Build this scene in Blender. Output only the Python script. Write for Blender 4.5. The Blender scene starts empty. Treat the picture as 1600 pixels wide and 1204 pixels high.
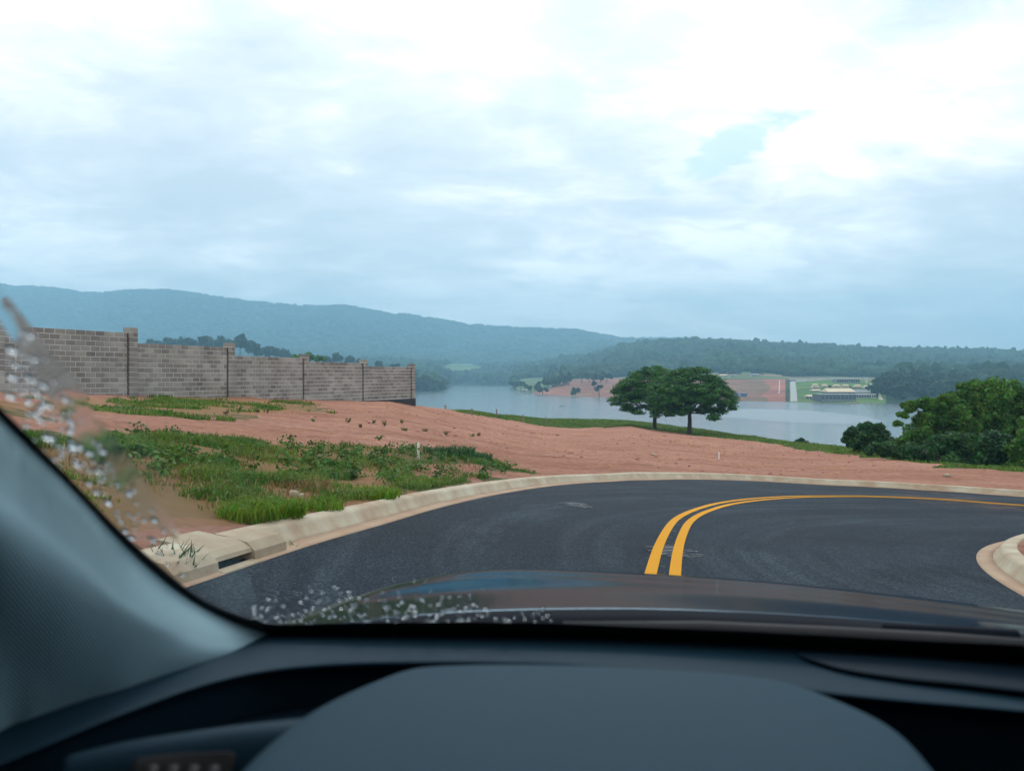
import bpy, math, random
import numpy as np
from mathutils import Vector, Matrix

random.seed(7)
SC = bpy.context.scene
COL = SC.collection
# ------------------------------------------------------------------ camera
# The camera sits at the world origin (driver's eye inside the car), looking along +Y.
F, CX, CY = 1200.0, 800.0, 588.0          # pixels of a 1600 x 1204 frame, horizon at y = 588
cam = bpy.data.cameras.new("camera")
cam_o = bpy.data.objects.new("camera", cam)
COL.objects.link(cam_o)
cam_o.location = (0, 0, 0)
cam_o.rotation_euler = (math.radians(90), 0, 0)
cam.sensor_fit = 'HORIZONTAL'
cam.sensor_width = 36.0
cam.lens = 36.0 * F / 1600.0
cam.shift_y = -(602 - CY) / 1600.0
cam.clip_start = 0.02
cam.clip_end = 20000
cam.dof.use_dof = True
cam.dof.focus_distance = 18.0
cam.dof.aperture_fstop = 5.5
SC.camera = cam_o
# ------------------------------------------------------------------ world, sun, exposure
SUN_AZ, SUN_EL = math.radians(6.0), math.radians(40.0)     # azimuth to the right of +Y
SUN_DIR = Vector((math.sin(SUN_AZ) * math.cos(SUN_EL), math.cos(SUN_AZ) * math.cos(SUN_EL), math.sin(SUN_EL)))


def N(nt, typ, loc=None, **kw):
    n = nt.nodes.new(typ)
    for k, v in kw.items():
        setattr(n, k, v)
    return n


def L(nt, a, b):
    nt.links.new(a, b)


def mathn(nt, op, a, b=None, c=None, clamp=False):
    n = nt.nodes.new('ShaderNodeMath')
    n.operation = op
    n.use_clamp = clamp
    for i, v in enumerate((a, b, c)):
        if v is None:
            continue
        if hasattr(v, 'type') and hasattr(v, 'is_output'):
            nt.links.new(v, n.inputs[i])
        else:
            n.inputs[i].default_value = v
    return n.outputs[0]


def mixc(nt, fac, a, b, blend='MIX'):
    n = nt.nodes.new('ShaderNodeMix')
    n.data_type = 'RGBA'
    n.blend_type = blend
    for s, v in ((n.inputs['Factor'], fac), (n.inputs['A'] if False else n.inputs[6], a), (n.inputs[7], b)):
        if hasattr(v, 'is_output'):
            nt.links.new(v, s)
        elif isinstance(v, (tuple, list)):
            s.default_value = tuple(v) + ((1.0,) if len(v) == 3 else ())
        else:
            s.default_value = v
    return n.outputs[2]


def ramp(nt, fac, stops, interp='LINEAR'):
    n = nt.nodes.new('ShaderNodeValToRGB')
    n.color_ramp.interpolation = interp
    els = n.color_ramp.elements
    while len(els) < len(stops):
        els.new(0.5)
    for e, (p, c) in zip(els, stops):
        e.position = p
        if not isinstance(c, (tuple, list)):
            c = (c, c, c)
        e.color = tuple(c) + (1.0,)
    nt.links.new(fac, n.inputs[0])
    return n.outputs[0]


def noise_n(nt, vec, scale, detail=4, rough=0.55, dist=0.0, out=0):
    n = nt.nodes.new('ShaderNodeTexNoise')
    n.inputs['Scale'].default_value = scale
    n.inputs['Detail'].default_value = detail
    n.inputs['Roughness'].default_value = rough
    n.inputs['Distortion'].default_value = dist
    if vec is not None:
        nt.links.new(vec, n.inputs['Vector'])
    return n.outputs[out]


def mapping(nt, vec, scale=(1, 1, 1), loc=(0, 0, 0), rot=(0, 0, 0)):
    n = nt.nodes.new('ShaderNodeMapping')
    n.inputs['Scale'].default_value = scale
    n.inputs['Location'].default_value = loc
    n.inputs['Rotation'].default_value = rot
    nt.links.new(vec, n.inputs['Vector'])
    return n.outputs[0]


world = bpy.data.worlds.new("World")
SC.world = world
world.use_nodes = True
nt = world.node_tree
nt.nodes.clear()
wout = N(nt, 'ShaderNodeOutputWorld')
bg = N(nt, 'ShaderNodeBackground')
bg.inputs['Strength'].default_value = 0.135
L(nt, bg.outputs[0], wout.inputs[0])
sky = N(nt, 'ShaderNodeTexSky', sky_type='NISHITA')
sky.sun_disc = False
sky.sun_elevation = SUN_EL
sky.sun_rotation = SUN_AZ
sky.altitude = 600
sky.air_density = 1.0
sky.dust_density = 2.0
tc = N(nt, 'ShaderNodeTexCoord')
dirv = tc.outputs['Generated']
sep = N(nt, 'ShaderNodeSeparateXYZ')
L(nt, dirv, sep.inputs[0])
zc = mathn(nt, 'MAXIMUM', sep.outputs[2], 0.0)
zd = mathn(nt, 'ADD', zc, 0.22)
comb = N(nt, 'ShaderNodeCombineXYZ')
L(nt, mathn(nt, 'DIVIDE', sep.outputs[0], zd), comb.inputs[0])
L(nt, mathn(nt, 'DIVIDE', sep.outputs[1], zd), comb.inputs[1])
cp = comb.outputs[0]                                      # cloud deck plane coordinates
big = noise_n(nt, mapping(nt, cp, (0.9, 1.0, 1), (3.1, 1.7, 0)), 0.95, 3, 0.5, 0.3)
med = noise_n(nt, mapping(nt, cp, (0.9, 1.1, 1), (7.3, 2.2, 0)), 2.1, 7, 0.56, 0.5)
fine = noise_n(nt, mapping(nt, cp, (0.85, 1.2, 1), (1.3, 9.2, 0)), 7.0, 6, 0.6, 0.5)
dens = mathn(nt, 'ADD', mathn(nt, 'MULTIPLY', big, 0.48), mathn(nt, 'ADD', mathn(nt, 'MULTIPLY', med, 0.38), mathn(nt, 'MULTIPLY', fine, 0.16)))
# glow of the veiled sun through the deck
vm = N(nt, 'ShaderNodeVectorMath', operation='DOT_PRODUCT')
L(nt, dirv, vm.inputs[0])
vm.inputs[1].default_value = SUN_DIR
sdot = mathn(nt, 'MAXIMUM', vm.outputs['Value'], 0.0)
glow = mathn(nt, 'POWER', sdot, 7.0)
# deck colour: grey-blue undersides to white tops
deck = ramp(nt, dens, [(0.38, (6.1, 6.3, 6.6)), (0.46, (7.6, 7.5, 7.6)), (0.52, (10.0, 9.3, 9.1)), (0.59, (14.2, 13.0, 12.4))])
glowc = N(nt, 'ShaderNodeVectorMath', operation='SCALE')
glowc.inputs[0].default_value = (4.2, 3.9, 3.5)
L(nt, mathn(nt, 'MULTIPLY', glow, mathn(nt, 'ADD', dens, 0.2)), glowc.inputs['Scale'])
deck2 = mixc(nt, 1.0, deck, glowc.outputs[0], 'ADD')
# an opening of blue sky in the deck
gp = mapping(nt, cp, (1, 1, 1), (-0.525, -1.885, 0))
gp = mapping(nt, gp, (1, 1, 1), (0, 0, 0), (0, 0, math.radians(63)))
gs = N(nt, 'ShaderNodeSeparateXYZ')
L(nt, gp, gs.inputs[0])
g2 = mathn(nt, 'ADD', mathn(nt, 'POWER', mathn(nt, 'MULTIPLY', gs.outputs[0], 4.4), 2.0), mathn(nt, 'POWER', mathn(nt, 'MULTIPLY', gs.outputs[1], 11.5), 2.0))
gapm = mathn(nt, 'EXPONENT', mathn(nt, 'MULTIPLY', g2, -1.0))
gapf = mathn(nt, 'ADD', mathn(nt, 'MULTIPLY', gapm, 0.9), mathn(nt, 'MULTIPLY', mathn(nt, 'SUBTRACT', 0.5, fine), 1.6))
gapr = ramp(nt, gapf, [(0.33, 0.0), (0.62, 1.0)])
holes = ramp(nt, mathn(nt, 'ADD', mathn(nt, 'MULTIPLY', med, 0.6), mathn(nt, 'MULTIPLY', fine, 0.4)), [(0.30, 0.5), (0.39, 0.0)])
bluef = mathn(nt, 'MAXIMUM', gapr, holes, clamp=True)
bluesky = mixc(nt, 0.55, sky.outputs[0], (6.6, 8.2, 9.4))
skyc = mixc(nt, mathn(nt, 'MULTIPLY', bluef, 0.85), deck2, bluesky)
# the deck greys out towards the horizon (long path through moist air)
hz = ramp(nt, zc, [(0.0, 1.0), (0.08, 0.70), (0.24, 0.0)])
skyc = mixc(nt, mathn(nt, 'MULTIPLY', hz, 0.6), skyc, (8.4, 8.3, 8.2))
L(nt, skyc, bg.inputs['Color'])

sun = bpy.data.lights.new("sun", 'SUN')
sun.energy = 1.0
sun.angle = math.radians(20)
sun.color = (1.0, 0.95, 0.88)
sun_o = bpy.data.objects.new("sun", sun)
COL.objects.link(sun_o)
sun_o.rotation_euler = (-SUN_DIR).to_track_quat('-Z', 'Y').to_euler()
sun_o.location = (0, -20, 60)
SC.view_settings.view_transform = 'Standard'
SC.view_settings.look = 'None'
SC.view_settings.exposure = 0.2
SC.view_settings.gamma = 1.0
SC.view_settings.use_curve_mapping = False
SC.cycles.use_denoising = True
SC.cycles.max_bounces = 10
SC.cycles.transparent_max_bounces = 16
SC.cycles.volume_bounces = 1
SC.cycles.caustics_reflective = False
SC.cycles.caustics_refractive = False

# ------------------------------------------------------------------ helpers
def vhash(ix, iy, seed):
    n = (ix.astype(np.int64) * 374761393 + iy.astype(np.int64) * 668265263 + seed * 144269504) & 0xffffffff
    n = ((n ^ (n >> 13)) * 1274126177) & 0xffffffff
    n = n ^ (n >> 16)
    return (n & 0xffffff) / float(0xffffff)


def vnoise(x, y, seed=0):
    x = np.asarray(x, float); y = np.asarray(y, float)
    ix = np.floor(x); iy = np.floor(y)
    fx = x - ix; fy = y - iy
    fx = fx * fx * (3 - 2 * fx); fy = fy * fy * (3 - 2 * fy)
    a = vhash(ix, iy, seed); b = vhash(ix + 1, iy, seed)
    c = vhash(ix, iy + 1, seed); d = vhash(ix + 1, iy + 1, seed)
    return (a + (b - a) * fx) * (1 - fy) + (c + (d - c) * fx) * fy


def fbm(x, y, octv=4, seed=0):
    s = 0.0; amp = 0.5; tot = 0
    for o in range(octv):
        s = s + amp * vnoise(np.asarray(x) * 2 ** o, np.asarray(y) * 2 ** o, seed + o * 17)
        tot += amp
        amp *= 0.5
    return s / tot


def sstep(a, b, x):
    t = np.clip((np.asarray(x, float) - a) / (b - a), 0, 1)
    return t * t * (3 - 2 * t)


def link(o, parent=None):
    COL.objects.link(o)
    if parent is not None:
        o.parent = parent
    return o


def tag(o, label=None, cat=None, group=None, kind=None):
    if label: o['label'] = label
    if cat: o['category'] = cat
    if group: o['group'] = group
    if kind: o['kind'] = kind
    return o


def empty(name, loc=(0, 0, 0)):
    o = bpy.data.objects.new(name, None)
    o.empty_display_size = 0.3
    o.location = loc
    COL.objects.link(o)
    return o


def fast_mesh(name, V, Fc, smooth=False):
    V = np.asarray(V, np.float32).reshape(-1, 3)
    Fc = np.asarray(Fc, np.int32)
    k = Fc.shape[1]
    me = bpy.data.meshes.new(name)
    me.vertices.add(len(V)); me.vertices.foreach_set('co', V.ravel())
    me.loops.add(Fc.size); me.loops.foreach_set('vertex_index', Fc.ravel())
    me.polygons.add(len(Fc)); me.polygons.foreach_set('loop_start', np.arange(0, Fc.size, k, dtype=np.int32))
    me.update(calc_edges=True)
    if smooth:
        me.polygons.foreach_set('use_smooth', np.ones(len(Fc), bool))
    return me


def mobj(name, V, Fc, mat, parent=None, smooth=False):
    """mesh object from verts and faces (list or array)"""
    if isinstance(Fc, np.ndarray):
        me = fast_mesh(name, V, Fc, smooth)
    else:
        me = bpy.data.meshes.new(name)
        me.from_pydata([tuple(v) for v in V], [], Fc)
        me.update()
        if smooth:
            me.polygons.foreach_set('use_smooth', np.ones(len(me.polygons), bool))
    if mat is not None:
        me.materials.append(mat)
    o = bpy.data.objects.new(name, me)
    return link(o, parent)


class MB:
    """collects boxes, prisms and tubes for ONE mesh object"""
    def __init__(s): s.v = []; s.f = []
    def add(s, v, f):
        n = len(s.v)
        s.v += [tuple(p) for p in v]
        s.f += [tuple(i + n for i in q) for q in f]
    def box(s, x0, x1, y0, y1, z0, z1, M=None):
        v = [Vector(p) for p in ((x0, y0, z0), (x1, y0, z0), (x1, y1, z0), (x0, y1, z0), (x0, y0, z1), (x1, y0, z1), (x1, y1, z1), (x0, y1, z1))]
        if M is not None: v = [M @ p for p in v]
        s.add(v, [(0, 3, 2, 1), (4, 5, 6, 7), (0, 1, 5, 4), (1, 2, 6, 5), (2, 3, 7, 6), (3, 0, 4, 7)])
    def tube(s, pts, rad, n=7, cap=True):
        pts = [Vector(p) for p in pts]
        rings = []
        up = Vector((0.13, 0.91, 0.37)).normalized()
        for i, p in enumerate(pts):
            d = (pts[min(i + 1, len(pts) - 1)] - pts[max(i - 1, 0)])
            d = d.normalized() if d.length > 1e-9 else Vector((0, 0, 1))
            a = d.cross(up)
            if a.length < 1e-3: a = d.cross(Vector((1, 0, 0)))
            a.normalize(); b = d.cross(a)
            rings.append([p + (a * math.cos(t) + b * math.sin(t)) * rad[i] for t in [2 * math.pi * j / n for j in range(n)]])
        v = [q for r in rings for q in r]
        f = [(i * n + j, i * n + (j + 1) % n, (i + 1) * n + (j + 1) % n, (i + 1) * n + j) for i in range(len(pts) - 1) for j in range(n)]
        if cap:
            f.append(tuple(range(n - 1, -1, -1))); f.append(tuple((len(pts) - 1) * n + j for j in range(n)))
        s.add(v, f)
    def build(s, name, mat, parent=None, smooth=False):
        return mobj(name, s.v, s.f, mat, parent, smooth)


def grid_faces(nr, nc):
    i = np.arange(nr - 1)[:, None] * nc + np.arange(nc - 1)[None, :]
    return np.stack([i, i + 1, i + nc + 1, i + nc], -1).reshape(-1, 4)


def P(px, py, Y):
    return Vector(((px - CX) / F * Y, Y, -(py - CY) / F * Y))


def catmull(pts, n):
    """n points along a smooth curve through pts (numpy m x d)"""
    p = np.asarray(pts, float)
    p = np.vstack([2 * p[0] - p[1], p, 2 * p[-1] - p[-2]])
    m = len(p) - 3
    t = np.linspace(0, m - 1e-9, n)
    i = np.floor(t).astype(int); u = (t - i)[:, None]
    a, b, c, d = p[i], p[i + 1], p[i + 2], p[i + 3]
    return 0.5 * (2 * b + (c - a) * u + (2 * a - 5 * b + 4 * c - d) * u ** 2 + (3 * b - a - 3 * c + d) * u ** 3)


def loft(rows, nu, nv):
    """smooth surface through rows of equal-length point lists"""
    R = np.stack([catmull(np.array([tuple(q) for q in r]), nu) for r in rows])     # rows x nu x 3
    S = np.stack([catmull(R[:, j], nv) for j in range(nu)], 1)                     # nv x nu x 3
    return S.reshape(-1, 3), grid_faces(nv, nu)


# ------------------------------------------------------------------ materials
def new_mat(name):
    m = bpy.data.materials.new(name)
    m.use_nodes = True
    t = m.node_tree
    return m, t, t.nodes['Principled BSDF'], t.nodes['Material Output']


def world_pos(t):
    return t.nodes.new('ShaderNodeNewGeometry').outputs['Position']


def simple(name, c, rough=0.6, metal=0.0, c2=None, scale=3.0, detail=5, bump=0.0, bscale=None, spec=0.5, rand=0.0, coat=0.0, stretch=(1, 1, 1)):
    m, t, b, o = new_mat(name)
    pos = mapping(t, world_pos(t), stretch)
    col = None
    if c2 is not None:
        nz = noise_n(t, pos, scale, detail, 0.6)
        fac = ramp(t, nz, [(0.33, 0.0), (0.67, 1.0)])
        col = mixc(t, fac, c, c2)
    if rand > 0:
        gi = t.nodes.new('ShaderNodeNewGeometry').outputs['Random Per Island']
        oi = t.nodes.new('ShaderNodeObjectInfo').outputs['Random']
        r = mathn(t, 'FRACT', mathn(t, 'ADD', gi, oi))
        v = mathn(t, 'ADD', mathn(t, 'MULTIPLY', r, 2 * rand), 1 - rand)
        hs = t.nodes.new('ShaderNodeHueSaturation')
        t.links.new(v, hs.inputs['Value'])
        t.links.new(mathn(t, 'ADD', mathn(t, 'MULTIPLY', r, 0.05), 0.475), hs.inputs['Hue'])
        if col is not None: t.links.new(col, hs.inputs['Color'])
        else: hs.inputs['Color'].default_value = tuple(c) + (1,)
        col = hs.outputs[0]
    if col is not None: t.links.new(col, b.inputs['Base Color'])
    else: b.inputs['Base Color'].default_value = tuple(c) + (1,)
    b.inputs['Roughness'].default_value = rough
    b.inputs['Metallic'].default_value = metal
    b.inputs['Specular IOR Level'].default_value = spec
    b.inputs['Coat Weight'].default_value = coat
    if bump > 0:
        bn = t.nodes.new('ShaderNodeBump')
        bn.inputs['Strength'].default_value = 1.0
        bn.inputs['Distance'].default_value = bump
        t.links.new(noise_n(t, pos, bscale or scale * 4, 5, 0.6), bn.inputs['Height'])
        t.links.new(bn.outputs[0], b.inputs['Normal'])
    return m


def leaf_mat(name, c, c2, trans=0.3, rand=0.3, scale=0.6, rough=0.55):
    m, t, b, o = new_mat(name)
    pos = world_pos(t)
    gi = t.nodes.new('ShaderNodeNewGeometry').outputs['Random Per Island']
    nz = ramp(t, noise_n(t, pos, scale, 3), [(0.35, 0.0), (0.65, 1.0)])
    col = mixc(t, nz, c, c2)
    hs = t.nodes.new('ShaderNodeHueSaturation')
    t.links.new(col, hs.inputs['Color'])
    t.links.new(mathn(t, 'ADD', mathn(t, 'MULTIPLY', gi, 2 * rand), 1 - rand), hs.inputs['Value'])
    t.links.new(mathn(t, 'ADD', mathn(t, 'MULTIPLY', gi, 0.06), 0.47), hs.inputs['Hue'])
    t.links.new(hs.outputs[0], b.inputs['Base Color'])
    b.inputs['Roughness'].default_value = rough
    b.inputs['Specular IOR Level'].default_value = 0.25
    tr = t.nodes.new('ShaderNodeBsdfTranslucent')
    t.links.new(hs.outputs[0], tr.inputs['Color'])
    mx = t.nodes.new('ShaderNodeMixShader')
    mx.inputs[0].default_value = trans
    t.links.new(b.outputs[0], mx.inputs[1]); t.links.new(tr.outputs[0], mx.inputs[2])
    t.links.new(mx.outputs[0], o.inputs[0])
    return m


M = {}
M['kerb'] = simple('kerb_concrete', (0.47, 0.42, 0.31), 0.85, c2=(0.33, 0.235, 0.145), scale=2.2, bump=0.003, bscale=40)
M['gutter'] = simple('gutter_concrete', (0.40, 0.29, 0.19), 0.85, c2=(0.34, 0.21, 0.13), scale=2.0, bump=0.003, bscale=40)
M['kerb2'] = simple('inlet_concrete', (0.38, 0.32, 0.22), 0.85, c2=(0.30, 0.22, 0.14), scale=3, bump=0.006, bscale=18)
M['block'] = simple('concrete_block', (0.175, 0.162, 0.142), 0.9, c2=(0.30, 0.285, 0.26), scale=0.7, bump=0.004, bscale=30, rand=0.28)
M['mortar'] = simple('mortar', (0.60, 0.57, 0.52), 0.95, c2=(0.44, 0.42, 0.38), scale=0.8)
M['tar'] = simple('black_tar_paint', (0.012, 0.012, 0.014), 0.7, c2=(0.02, 0.02, 0.02), scale=5)
M['bark'] = simple('bark', (0.035, 0.028, 0.022), 0.9, c2=(0.06, 0.05, 0.04), scale=4, bump=0.02)
M['wood'] = simple('weathered_wood', (0.16, 0.13, 0.10), 0.9, c2=(0.24, 0.2, 0.16), scale=6)
M['clod'] = simple('earth_clod', (0.36, 0.155, 0.09), 0.95, c2=(0.46, 0.215, 0.135), scale=2, rand=0.35)
M['whitepaint'] = simple('white_paint', (0.75, 0.73, 0.68), 0.6, c2=(0.6, 0.57, 0.5), scale=2)
M['cream'] = simple('cream_roof', (0.62, 0.50, 0.32), 0.8, c2=(0.70, 0.58, 0.40), scale=0.4)
M['white_wall'] = simple('white_wall', (0.62, 0.60, 0.55), 0.8, c2=(0.5, 0.49, 0.46), scale=0.3)
M['grey_roof'] = simple('grey_roof', (0.16, 0.17, 0.18), 0.7, c2=(0.22, 0.22, 0.22), scale=0.4)
M['dark_wall'] = simple('shaded_glass_wall', (0.05, 0.06, 0.07), 0.35, c2=(0.08, 0.09, 0.10), scale=0.5)
M['steel_wall'] = simple('grey_facade', (0.20, 0.22, 0.24), 0.5, c2=(0.26, 0.27, 0.28), scale=0.5)
M['window'] = simple('window_glass', (0.03, 0.035, 0.04), 0.15)
M['blue'] = simple('blue_plastic', (0.03, 0.10, 0.30), 0.5, c2=(0.04, 0.13, 0.36), scale=1)
M['leaf_main'] = leaf_mat('rain_tree_leaves', (0.018, 0.078, 0.018), (0.075, 0.20, 0.028), trans=0.35, rand=0.5, scale=0.8)
M['leaf_right'] = leaf_mat('broad_leaves', (0.040, 0.120, 0.018), (0.12, 0.25, 0.03), trans=0.4, rand=0.45, scale=0.9)
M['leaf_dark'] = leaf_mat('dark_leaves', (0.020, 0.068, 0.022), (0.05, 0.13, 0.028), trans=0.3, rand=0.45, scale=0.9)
M['leaf_far'] = leaf_mat('far_leaves', (0.018, 0.045, 0.022), (0.035, 0.075, 0.028), trans=0.15, scale=0.05)
M['leaf_far2'] = leaf_mat('far_leaves_blue', (0.015, 0.035, 0.022), (0.025, 0.055, 0.03), trans=0.15, scale=0.05)
M['grass'] = leaf_mat('grass_blades', (0.055, 0.145, 0.016), (0.17, 0.23, 0.035), trans=0.4, scale=0.9)
M['grass_bright'] = leaf_mat('bright_grass', (0.085, 0.19, 0.012), (0.19, 0.28, 0.025), trans=0.4, scale=3)
M['grass_bluish'] = leaf_mat('bluish_grass', (0.035, 0.09, 0.03), (0.06, 0.12, 0.035), trans=0.3, scale=3)
M['weed'] = leaf_mat('weed_leaves', (0.038, 0.105, 0.016), (0.095, 0.175, 0.025), trans=0.35, rand=0.45, scale=1.5)
M['dry'] = leaf_mat('dry_grass', (0.20, 0.13, 0.05), (0.30, 0.22, 0.09), trans=0.3, scale=1.5)
M['drygreen'] = leaf_mat('dry_green_weed', (0.055, 0.075, 0.025), (0.12, 0.10, 0.04), trans=0.25, scale=1.5)


def yellow_mat():
    m, t, b, o = new_mat('yellow_road_paint')
    pos = world_pos(t)
    n1 = ramp(t, noise_n(t, pos, 2.5, 5, 0.6), [(0.35, 0.0), (0.7, 1.0)])
    c = mixc(t, n1, (0.62, 0.265, 0.0), (0.60, 0.285, 0.008))
    n2 = ramp(t, noise_n(t, pos, 90, 3, 0.7), [(0.28, 1.0), (0.36, 0.0)])
    c = mixc(t, mathn(t, 'MULTIPLY', n2, 0.6), c, (0.10, 0.08, 0.05))
    t.links.new(c, b.inputs['Base Color'])
    b.inputs['Roughness'].default_value = 0.7
    b.inputs['Specular IOR Level'].default_value = 0.08
    bn = t.nodes.new('ShaderNodeBump'); bn.inputs['Distance'].default_value = 0.003
    t.links.new(noise_n(t, pos, 110, 3), bn.inputs['Height']); t.links.new(bn.outputs[0], b.inputs['Normal'])
    return m
M['yellow'] = yellow_mat()


def chalk_mat():
    m, t, b, o = new_mat('white_chalk')
    pos = world_pos(t)
    n = ramp(t, noise_n(t, pos, 30, 4, 0.7), [(0.40, 0.0), (0.60, 1.0)])
    c = mixc(t, n, (0.03, 0.035, 0.04), (0.36, 0.37, 0.37))
    t.links.new(c, b.inputs['Base Color']); b.inputs['Roughness'].default_value = 0.9
    return m
M['chalk'] = chalk_mat()


def asphalt_mat():
    m, t, b, o = new_mat('asphalt')
    pos = world_pos(t)
    # sweeping dust left along the bend: rings about the inner kerb's centre
    sp = t.nodes.new('ShaderNodeVectorMath'); sp.operation = 'DISTANCE'
    t.links.new(pos, sp.inputs[0]); sp.inputs[1].default_value = (8.2, 7.2, -2.1)
    ring = noise_n(t, None, 1.0, 5, 0.65)
    rn = ring.node
    cmb = t.nodes.new('ShaderNodeCombineXYZ')
    t.links.new(mathn(t, 'MULTIPLY', sp.outputs['Value'], 2.3), cmb.inputs[0])
    t.links.new(mathn(t, 'MULTIPLY', noise_n(t, pos, 0.35, 4), 3.0), cmb.inputs[1])
    t.links.new(cmb.outputs[0], rn.inputs['Vector'])
    patch = ramp(t, noise_n(t, mapping(t, pos, (0.28, 0.28, 0.28), (4.2, 0.6, 0)), 1.0, 4, 0.6), [(0.36, 0.05), (0.60, 1.0)])
    streak = ramp(t, ring, [(0.45, 0.0), (0.75, 1.0)])
    fine = ramp(t, noise_n(t, pos, 34, 6, 0.8), [(0.46, 0.0), (0.62, 1.0)])
    dust = mathn(t, 'MULTIPLY', mathn(t, 'MULTIPLY', streak, patch), mathn(t, 'ADD', mathn(t, 'MULTIPLY', fine, 1.0), 0.06))
    agg = ramp(t, noise_n(t, pos, 48, 5, 0.8), [(0.40, (0.001, 0.004, 0.009)), (0.52, (0.006, 0.013, 0.023)), (0.64, (0.050, 0.070, 0.088))])
    big = ramp(t, noise_n(t, pos, 0.6, 4), [(0.35, 0.85), (0.7, 1.2)])
    c = mixc(t, 1.0, agg, big, 'MULTIPLY')
    c = mixc(t, mathn(t, 'MULTIPLY', dust, 0.9), c, (0.095, 0.125, 0.15))
    # red earth carried onto the far end of the road
    sx = t.nodes.new('ShaderNodeSeparateXYZ'); t.links.new(pos, sx.inputs[0])
    far = ramp(t, mathn(t, 'DIVIDE', sx.outputs[0], 20.0), [(0.40, 0.0), (0.62, 1.0)])
    en = ramp(t, noise_n(t, pos, 0.9, 5, 0.65), [(0.52, 0.0), (0.66, 1.0)])
    c = mixc(t, mathn(t, 'MULTIPLY', mathn(t, 'MULTIPLY', far, en), 0.6), c, (0.28, 0.14, 0.09))
    t.links.new(c, b.inputs['Base Color'])
    b.inputs['Roughness'].default_value = 0.7
    b.inputs['Specular IOR Level'].default_value = 0.07
    bn = t.nodes.new('ShaderNodeBump'); bn.inputs['Distance'].default_value = 0.006
    t.links.new(noise_n(t, pos, 80, 3, 0.7), bn.inputs['Height']); t.links.new(bn.outputs[0], b.inputs['Normal'])
    return m
M['asphalt'] = asphalt_mat()


def ground_mat():
    m, t, b, o = new_mat('red_earth')
    pos = world_pos(t)
    base = mixc(t, ramp(t, noise_n(t, pos, 0.22, 5, 0.6), [(0.35, 0.0), (0.68, 1.0)]), (0.355, 0.162, 0.102), (0.46, 0.225, 0.148))
    pink = ramp(t, noise_n(t, mapping(t, pos, (0.12, 0.35, 1), (3, 1, 0)), 1.0, 4, 0.6), [(0.46, 0.0), (0.68, 1.0)])
    base = mixc(t, mathn(t, 'MULTIPLY', pink, 0.5), base, (0.53, 0.295, 0.22))
    # drag marks of the grader
    st = ramp(t, noise_n(t, mapping(t, pos, (0.22, 1.3, 1), (0, 0, 0), (0, 0, math.radians(-14))), 1.0, 7, 0.78), [(0.34, 0.0), (0.46, 1.0)])
    base = mixc(t, mathn(t, 'MULTIPLY', mathn(t, 'SUBTRACT', 1.0, st), 0.30), base, (0.22, 0.09, 0.058))
    clod = ramp(t, noise_n(t, pos, 5.0, 6, 0.75), [(0.30, 0.62), (0.52, 1.0), (0.72, 1.25)])
    base = mixc(t, 1.0, base, clod, 'MULTIPLY')
    at = t.nodes.new('ShaderNodeAttribute'); at.attribute_name = 'cover'
    sepc = t.nodes.new('ShaderNodeSeparateColor'); t.links.new(at.outputs['Color'], sepc.inputs[0])
    trk = mathn(t, 'MULTIPLY', sepc.outputs[2], ramp(t, noise_n(t, pos, 1.1, 5, 0.7), [(0.40, 0.0), (0.58, 1.0)]))
    base = mixc(t, mathn(t, 'MULTIPLY', trk, 0.6), base, (0.24, 0.10, 0.060))
    thr = noise_n(t, pos, 2.2, 6, 0.7)
    gm = ramp(t, mathn(t, 'ADD', mathn(t, 'MULTIPLY', sepc.outputs[0], 0.9), mathn(t, 'MULTIPLY', mathn(t, 'SUBTRACT', thr, 0.5), 0.9)), [(0.35, 0.0), (0.62, 1.0)])
    gcol = mixc(t, noise_n(t, pos, 1.6, 5, 0.7), (0.045, 0.085, 0.02), (0.16, 0.145, 0.055))
    c = mixc(t, gm, base, gcol)
    oc = ramp(t, mathn(t, 'ADD', sepc.outputs[1], mathn(t, 'MULTIPLY', mathn(t, 'SUBTRACT', thr, 0.5), 0.8)), [(0.4, 0.0), (0.7, 1.0)])
    c = mixc(t, mathn(t, 'MULTIPLY', oc, 0.75), c, (0.33, 0.185, 0.085))
    t.links.new(c, b.inputs['Base Color'])
    b.inputs['Roughness'].default_value = 0.95
    b.inputs['Specular IOR Level'].default_value = 0.15
    bn = t.nodes.new('ShaderNodeBump'); bn.inputs['Distance'].default_value = 0.12
    h = mathn(t, 'ADD', noise_n(t, mapping(t, pos, (0.7, 1.3, 1)), 3.6, 9, 0.78), mathn(t, 'MULTIPLY', st, 0.35))
    t.links.new(h, bn.inputs['Height']); t.links.new(bn.outputs[0], b.inputs['Normal'])
    return m
M['ground'] = ground_mat()


def far_mat():
    m, t, b, o = new_mat('far_land')
    pos = world_pos(t)
    at = t.nodes.new('ShaderNodeAttribute'); at.attribute_name = 'cover'
    v = ramp(t, noise_n(t, pos, 0.02, 7, 0.7), [(0.3, 0.65), (0.7, 1.35)])
    c = mixc(t, 1.0, at.outputs['Color'], v, 'MULTIPLY')
    t.links.new(c, b.inputs['Base Color'])
    b.inputs['Roughness'].default_value = 0.95
    b.inputs['Specular IOR Level'].default_value = 0.1
    bn = t.nodes.new('ShaderNodeBump'); bn.inputs['Distance'].default_value = 6.0
    t.links.new(noise_n(t, pos, 0.06, 6, 0.7), bn.inputs['Height']); t.links.new(bn.outputs[0], b.inputs['Normal'])
    return m
M['far'] = far_mat()


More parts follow.
